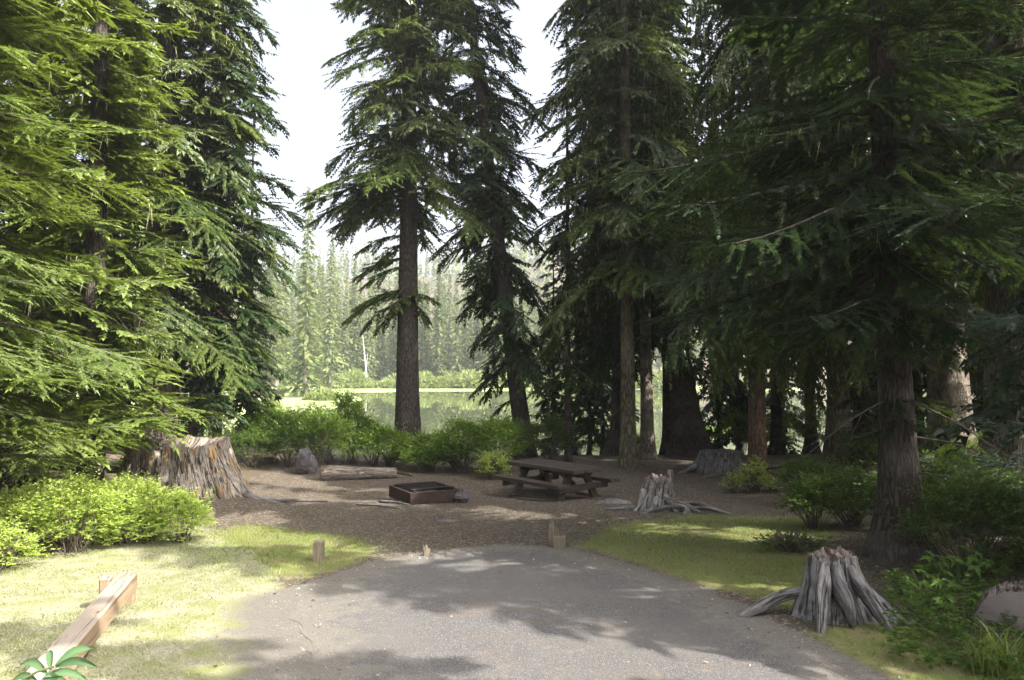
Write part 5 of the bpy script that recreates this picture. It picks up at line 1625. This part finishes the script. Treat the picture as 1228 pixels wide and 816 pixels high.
def litter():
    rs = np.random.RandomState(41)
    n = 26000
    x = rs.uniform(-7.5, 9, n); y = 5 + 18 * rs.rand(n) ** 1.15
    m = masks(x, y)
    inpad = poly_sd(x, y, padW)
    w = (1 - m['green'] * .75) * (1 - m['dry'] * .8) * np.where(inpad > .2, .10, 1) * np.clip(.6 + 1.2 * fbm(x * .8, y * .8, 3), .1, 1)
    k = rs.rand(n) < w; x, y = x[k], y[k]; n = len(x)
    z = H(x, y) + np.where(inpad[k] > 0, .010, .006)
    az = rs.uniform(0, 6.28, n)
    typ = rs.rand(n)
    l = np.where(typ < .6, rs.uniform(.015, .045, n), rs.uniform(.03, .10, n)); wd = np.where(typ < .6, l * rs.uniform(.25, .7, n), .004)
    d = np.stack([np.cos(az), np.sin(az), rs.uniform(-.25, .25, n)], 1); s = np.stack([-np.sin(az), np.cos(az), rs.uniform(-.3, .3, n)], 1)
    c = np.stack([x, y, z + .004], 1)
    l, wd = l[:, None] / 2, wd[:, None] / 2
    V = np.stack([c - d * l, c + s * wd - d * l * .1, c + d * l, c - s * wd + d * l * .15], 1).reshape(-1, 3)
    o = mesh('needle_litter', V, np.arange(4 * n).reshape(n, 4), M['litter'], attrs={'rnd': np.repeat(rs.rand(n), 4)})
    tag(o, 'scattered wood chips, cone scales and dead needles over the dirt', kind='stuff')
    # gravel along pad edge
    n = 15000
    x = rs.uniform(-3.6, 3.2, n); y = rs.uniform(4.4, 11.5, n)
    sd_ = poly_sd(x, y, padW)
    k = (rs.rand(n) < np.exp(-((sd_ + .02) / .30) ** 2) * .9 + .05 * (sd_ > 0)) ; x, y = x[k], y[k]; n = len(x)
    r = rs.uniform(.003, .010, n) * np.where(rs.rand(n) < .04, 2.0, 1)
    base = np.array([(1, 0, 0), (-.4, .9, 0), (-.6, -.8, 0), (.1, .1, .8)])
    az = rs.uniform(0, 6.28, n)[:, None]
    bx_, by_, bz_ = base[:, 0][None], base[:, 1][None], base[:, 2][None]
    X = (bx_ * np.cos(az) - by_ * np.sin(az)) * r[:, None] + x[:, None]; Y = (bx_ * np.sin(az) + by_ * np.cos(az)) * r[:, None] + y[:, None]
    Z = bz_ * r[:, None] + (H(x, y) + np.where(sd_[k] > 0, .006, 0.0))[:, None]
    V = np.stack([X, Y, Z], -1).reshape(-1, 3)
    q = np.arange(n)[:, None] * 4
    F = np.concatenate([q + np.array([[0, 1, 3]]), q + np.array([[1, 2, 3]]), q + np.array([[2, 0, 3]])])
    o = mesh('gravel', V, F, M['gravelstone'], attrs={'rnd': np.repeat(rs.rand(n), 4)})
    tag(o, 'loose gravel along the crumbling edge of the asphalt pad', kind='stuff')
def rndmat(name, stops):
    k = N(name)
    return k.out(k.pbr(k.ramp(k.attr('rnd'), stops), .9, None, .15))
M['litter'] = rndmat('litter', [(0, (.04, .03, .02)), (.5, (.12, .08, .055)), (.85, (.24, .18, .12)), (1, (.38, .32, .25))])
M['gravelstone'] = rndmat('gravel_stone', [(0, (.09, .085, .08)), (.6, (.19, .18, .17)), (1, (.32, .31, .29))])
litter()
# far-shore willows
def willows():
    rs = np.random.RandomState(5)
    me = None
    for k in range(70):
        if k < 58:
            d = rs.uniform(153, 162); px = rs.uniform(405, 760) if k < 48 else rs.uniform(760, 1200)
        else:
            d = rs.uniform(70, 125); px = rs.uniform(318, 400)
        x = (px - CXP) / FPX * d
        if lake_sd(x, d) > -1.5: continue
        w = rs.uniform(2.2, 4.6) if d > 140 else rs.uniform(1.0, 1.8)
        if me is None or k % 12 == 0:
            n = 900
            u = rs.normal(size=(n, 3)); u /= np.linalg.norm(u, axis=1)[:, None]; u[:, 2] = np.abs(u[:, 2])
            P = u * np.array([1.0, .8, .75]) * (rs.rand(n) ** .35 * (1 + .5 * fbm(u[:, 0] * 2, u[:, 1] * 2, u[:, 2] * 2 + k)))[:, None]
            D = u + rs.normal(size=u.shape) * .6 + (0, 0, .4); D /= np.linalg.norm(D, axis=1)[:, None]
            V, F = twiglets(P, D, np.full(n, .20), np.full(n, .11), rs.normal(size=(n, 3)))
            o = mesh('willow_bush', V, F, M['willow'], attrs={'rnd': np.repeat(rs.rand(n), 3)}); me = o.data
        else:
            o = bpy.data.objects.new('willow_bush', me); col.objects.link(o)
        o.location = (x, d, float(H(x, d))); o.scale = (w, w, w * rs.uniform(.7, 1.2)); o.rotation_euler = (0, 0, rs.uniform(0, 6))
        tag(o, 'pale rounded willow bush at the edge of the far meadow', 'bush', 'willow bushes round the lake')
willows()

# =========================================================== HAZE
def haze():
    x0, x1, y0, y1, z0, z1 = -1650, 1650, -320, 2720, -4.6, 122
    V = np.array([(x, y, z) for z in (z0, z1) for y in (y0, y1) for x in (x0, x1)], float)
    F = np.array([(0, 2, 3, 1), (4, 5, 7, 6), (0, 1, 5, 4), (2, 6, 7, 3), (0, 4, 6, 2), (1, 3, 7, 5)])
    m, t = new_mat('haze_air')
    v = t.nodes.new('ShaderNodeVolumePrincipled'); v.inputs['Color'].default_value = (.90, .94, 1.0, 1)
    v.inputs['Density'].default_value = HAZE; v.inputs['Anisotropy'].default_value = .35
    o = t.nodes.new('ShaderNodeOutputMaterial'); t.links.new(v.outputs[0], o.inputs['Volume'])
    tag(mesh('haze', V, F, m), 'thin bluish morning haze over the lake and the far forest', kind='stuff')
HAZE = .0006
if HAZE > 0: haze()
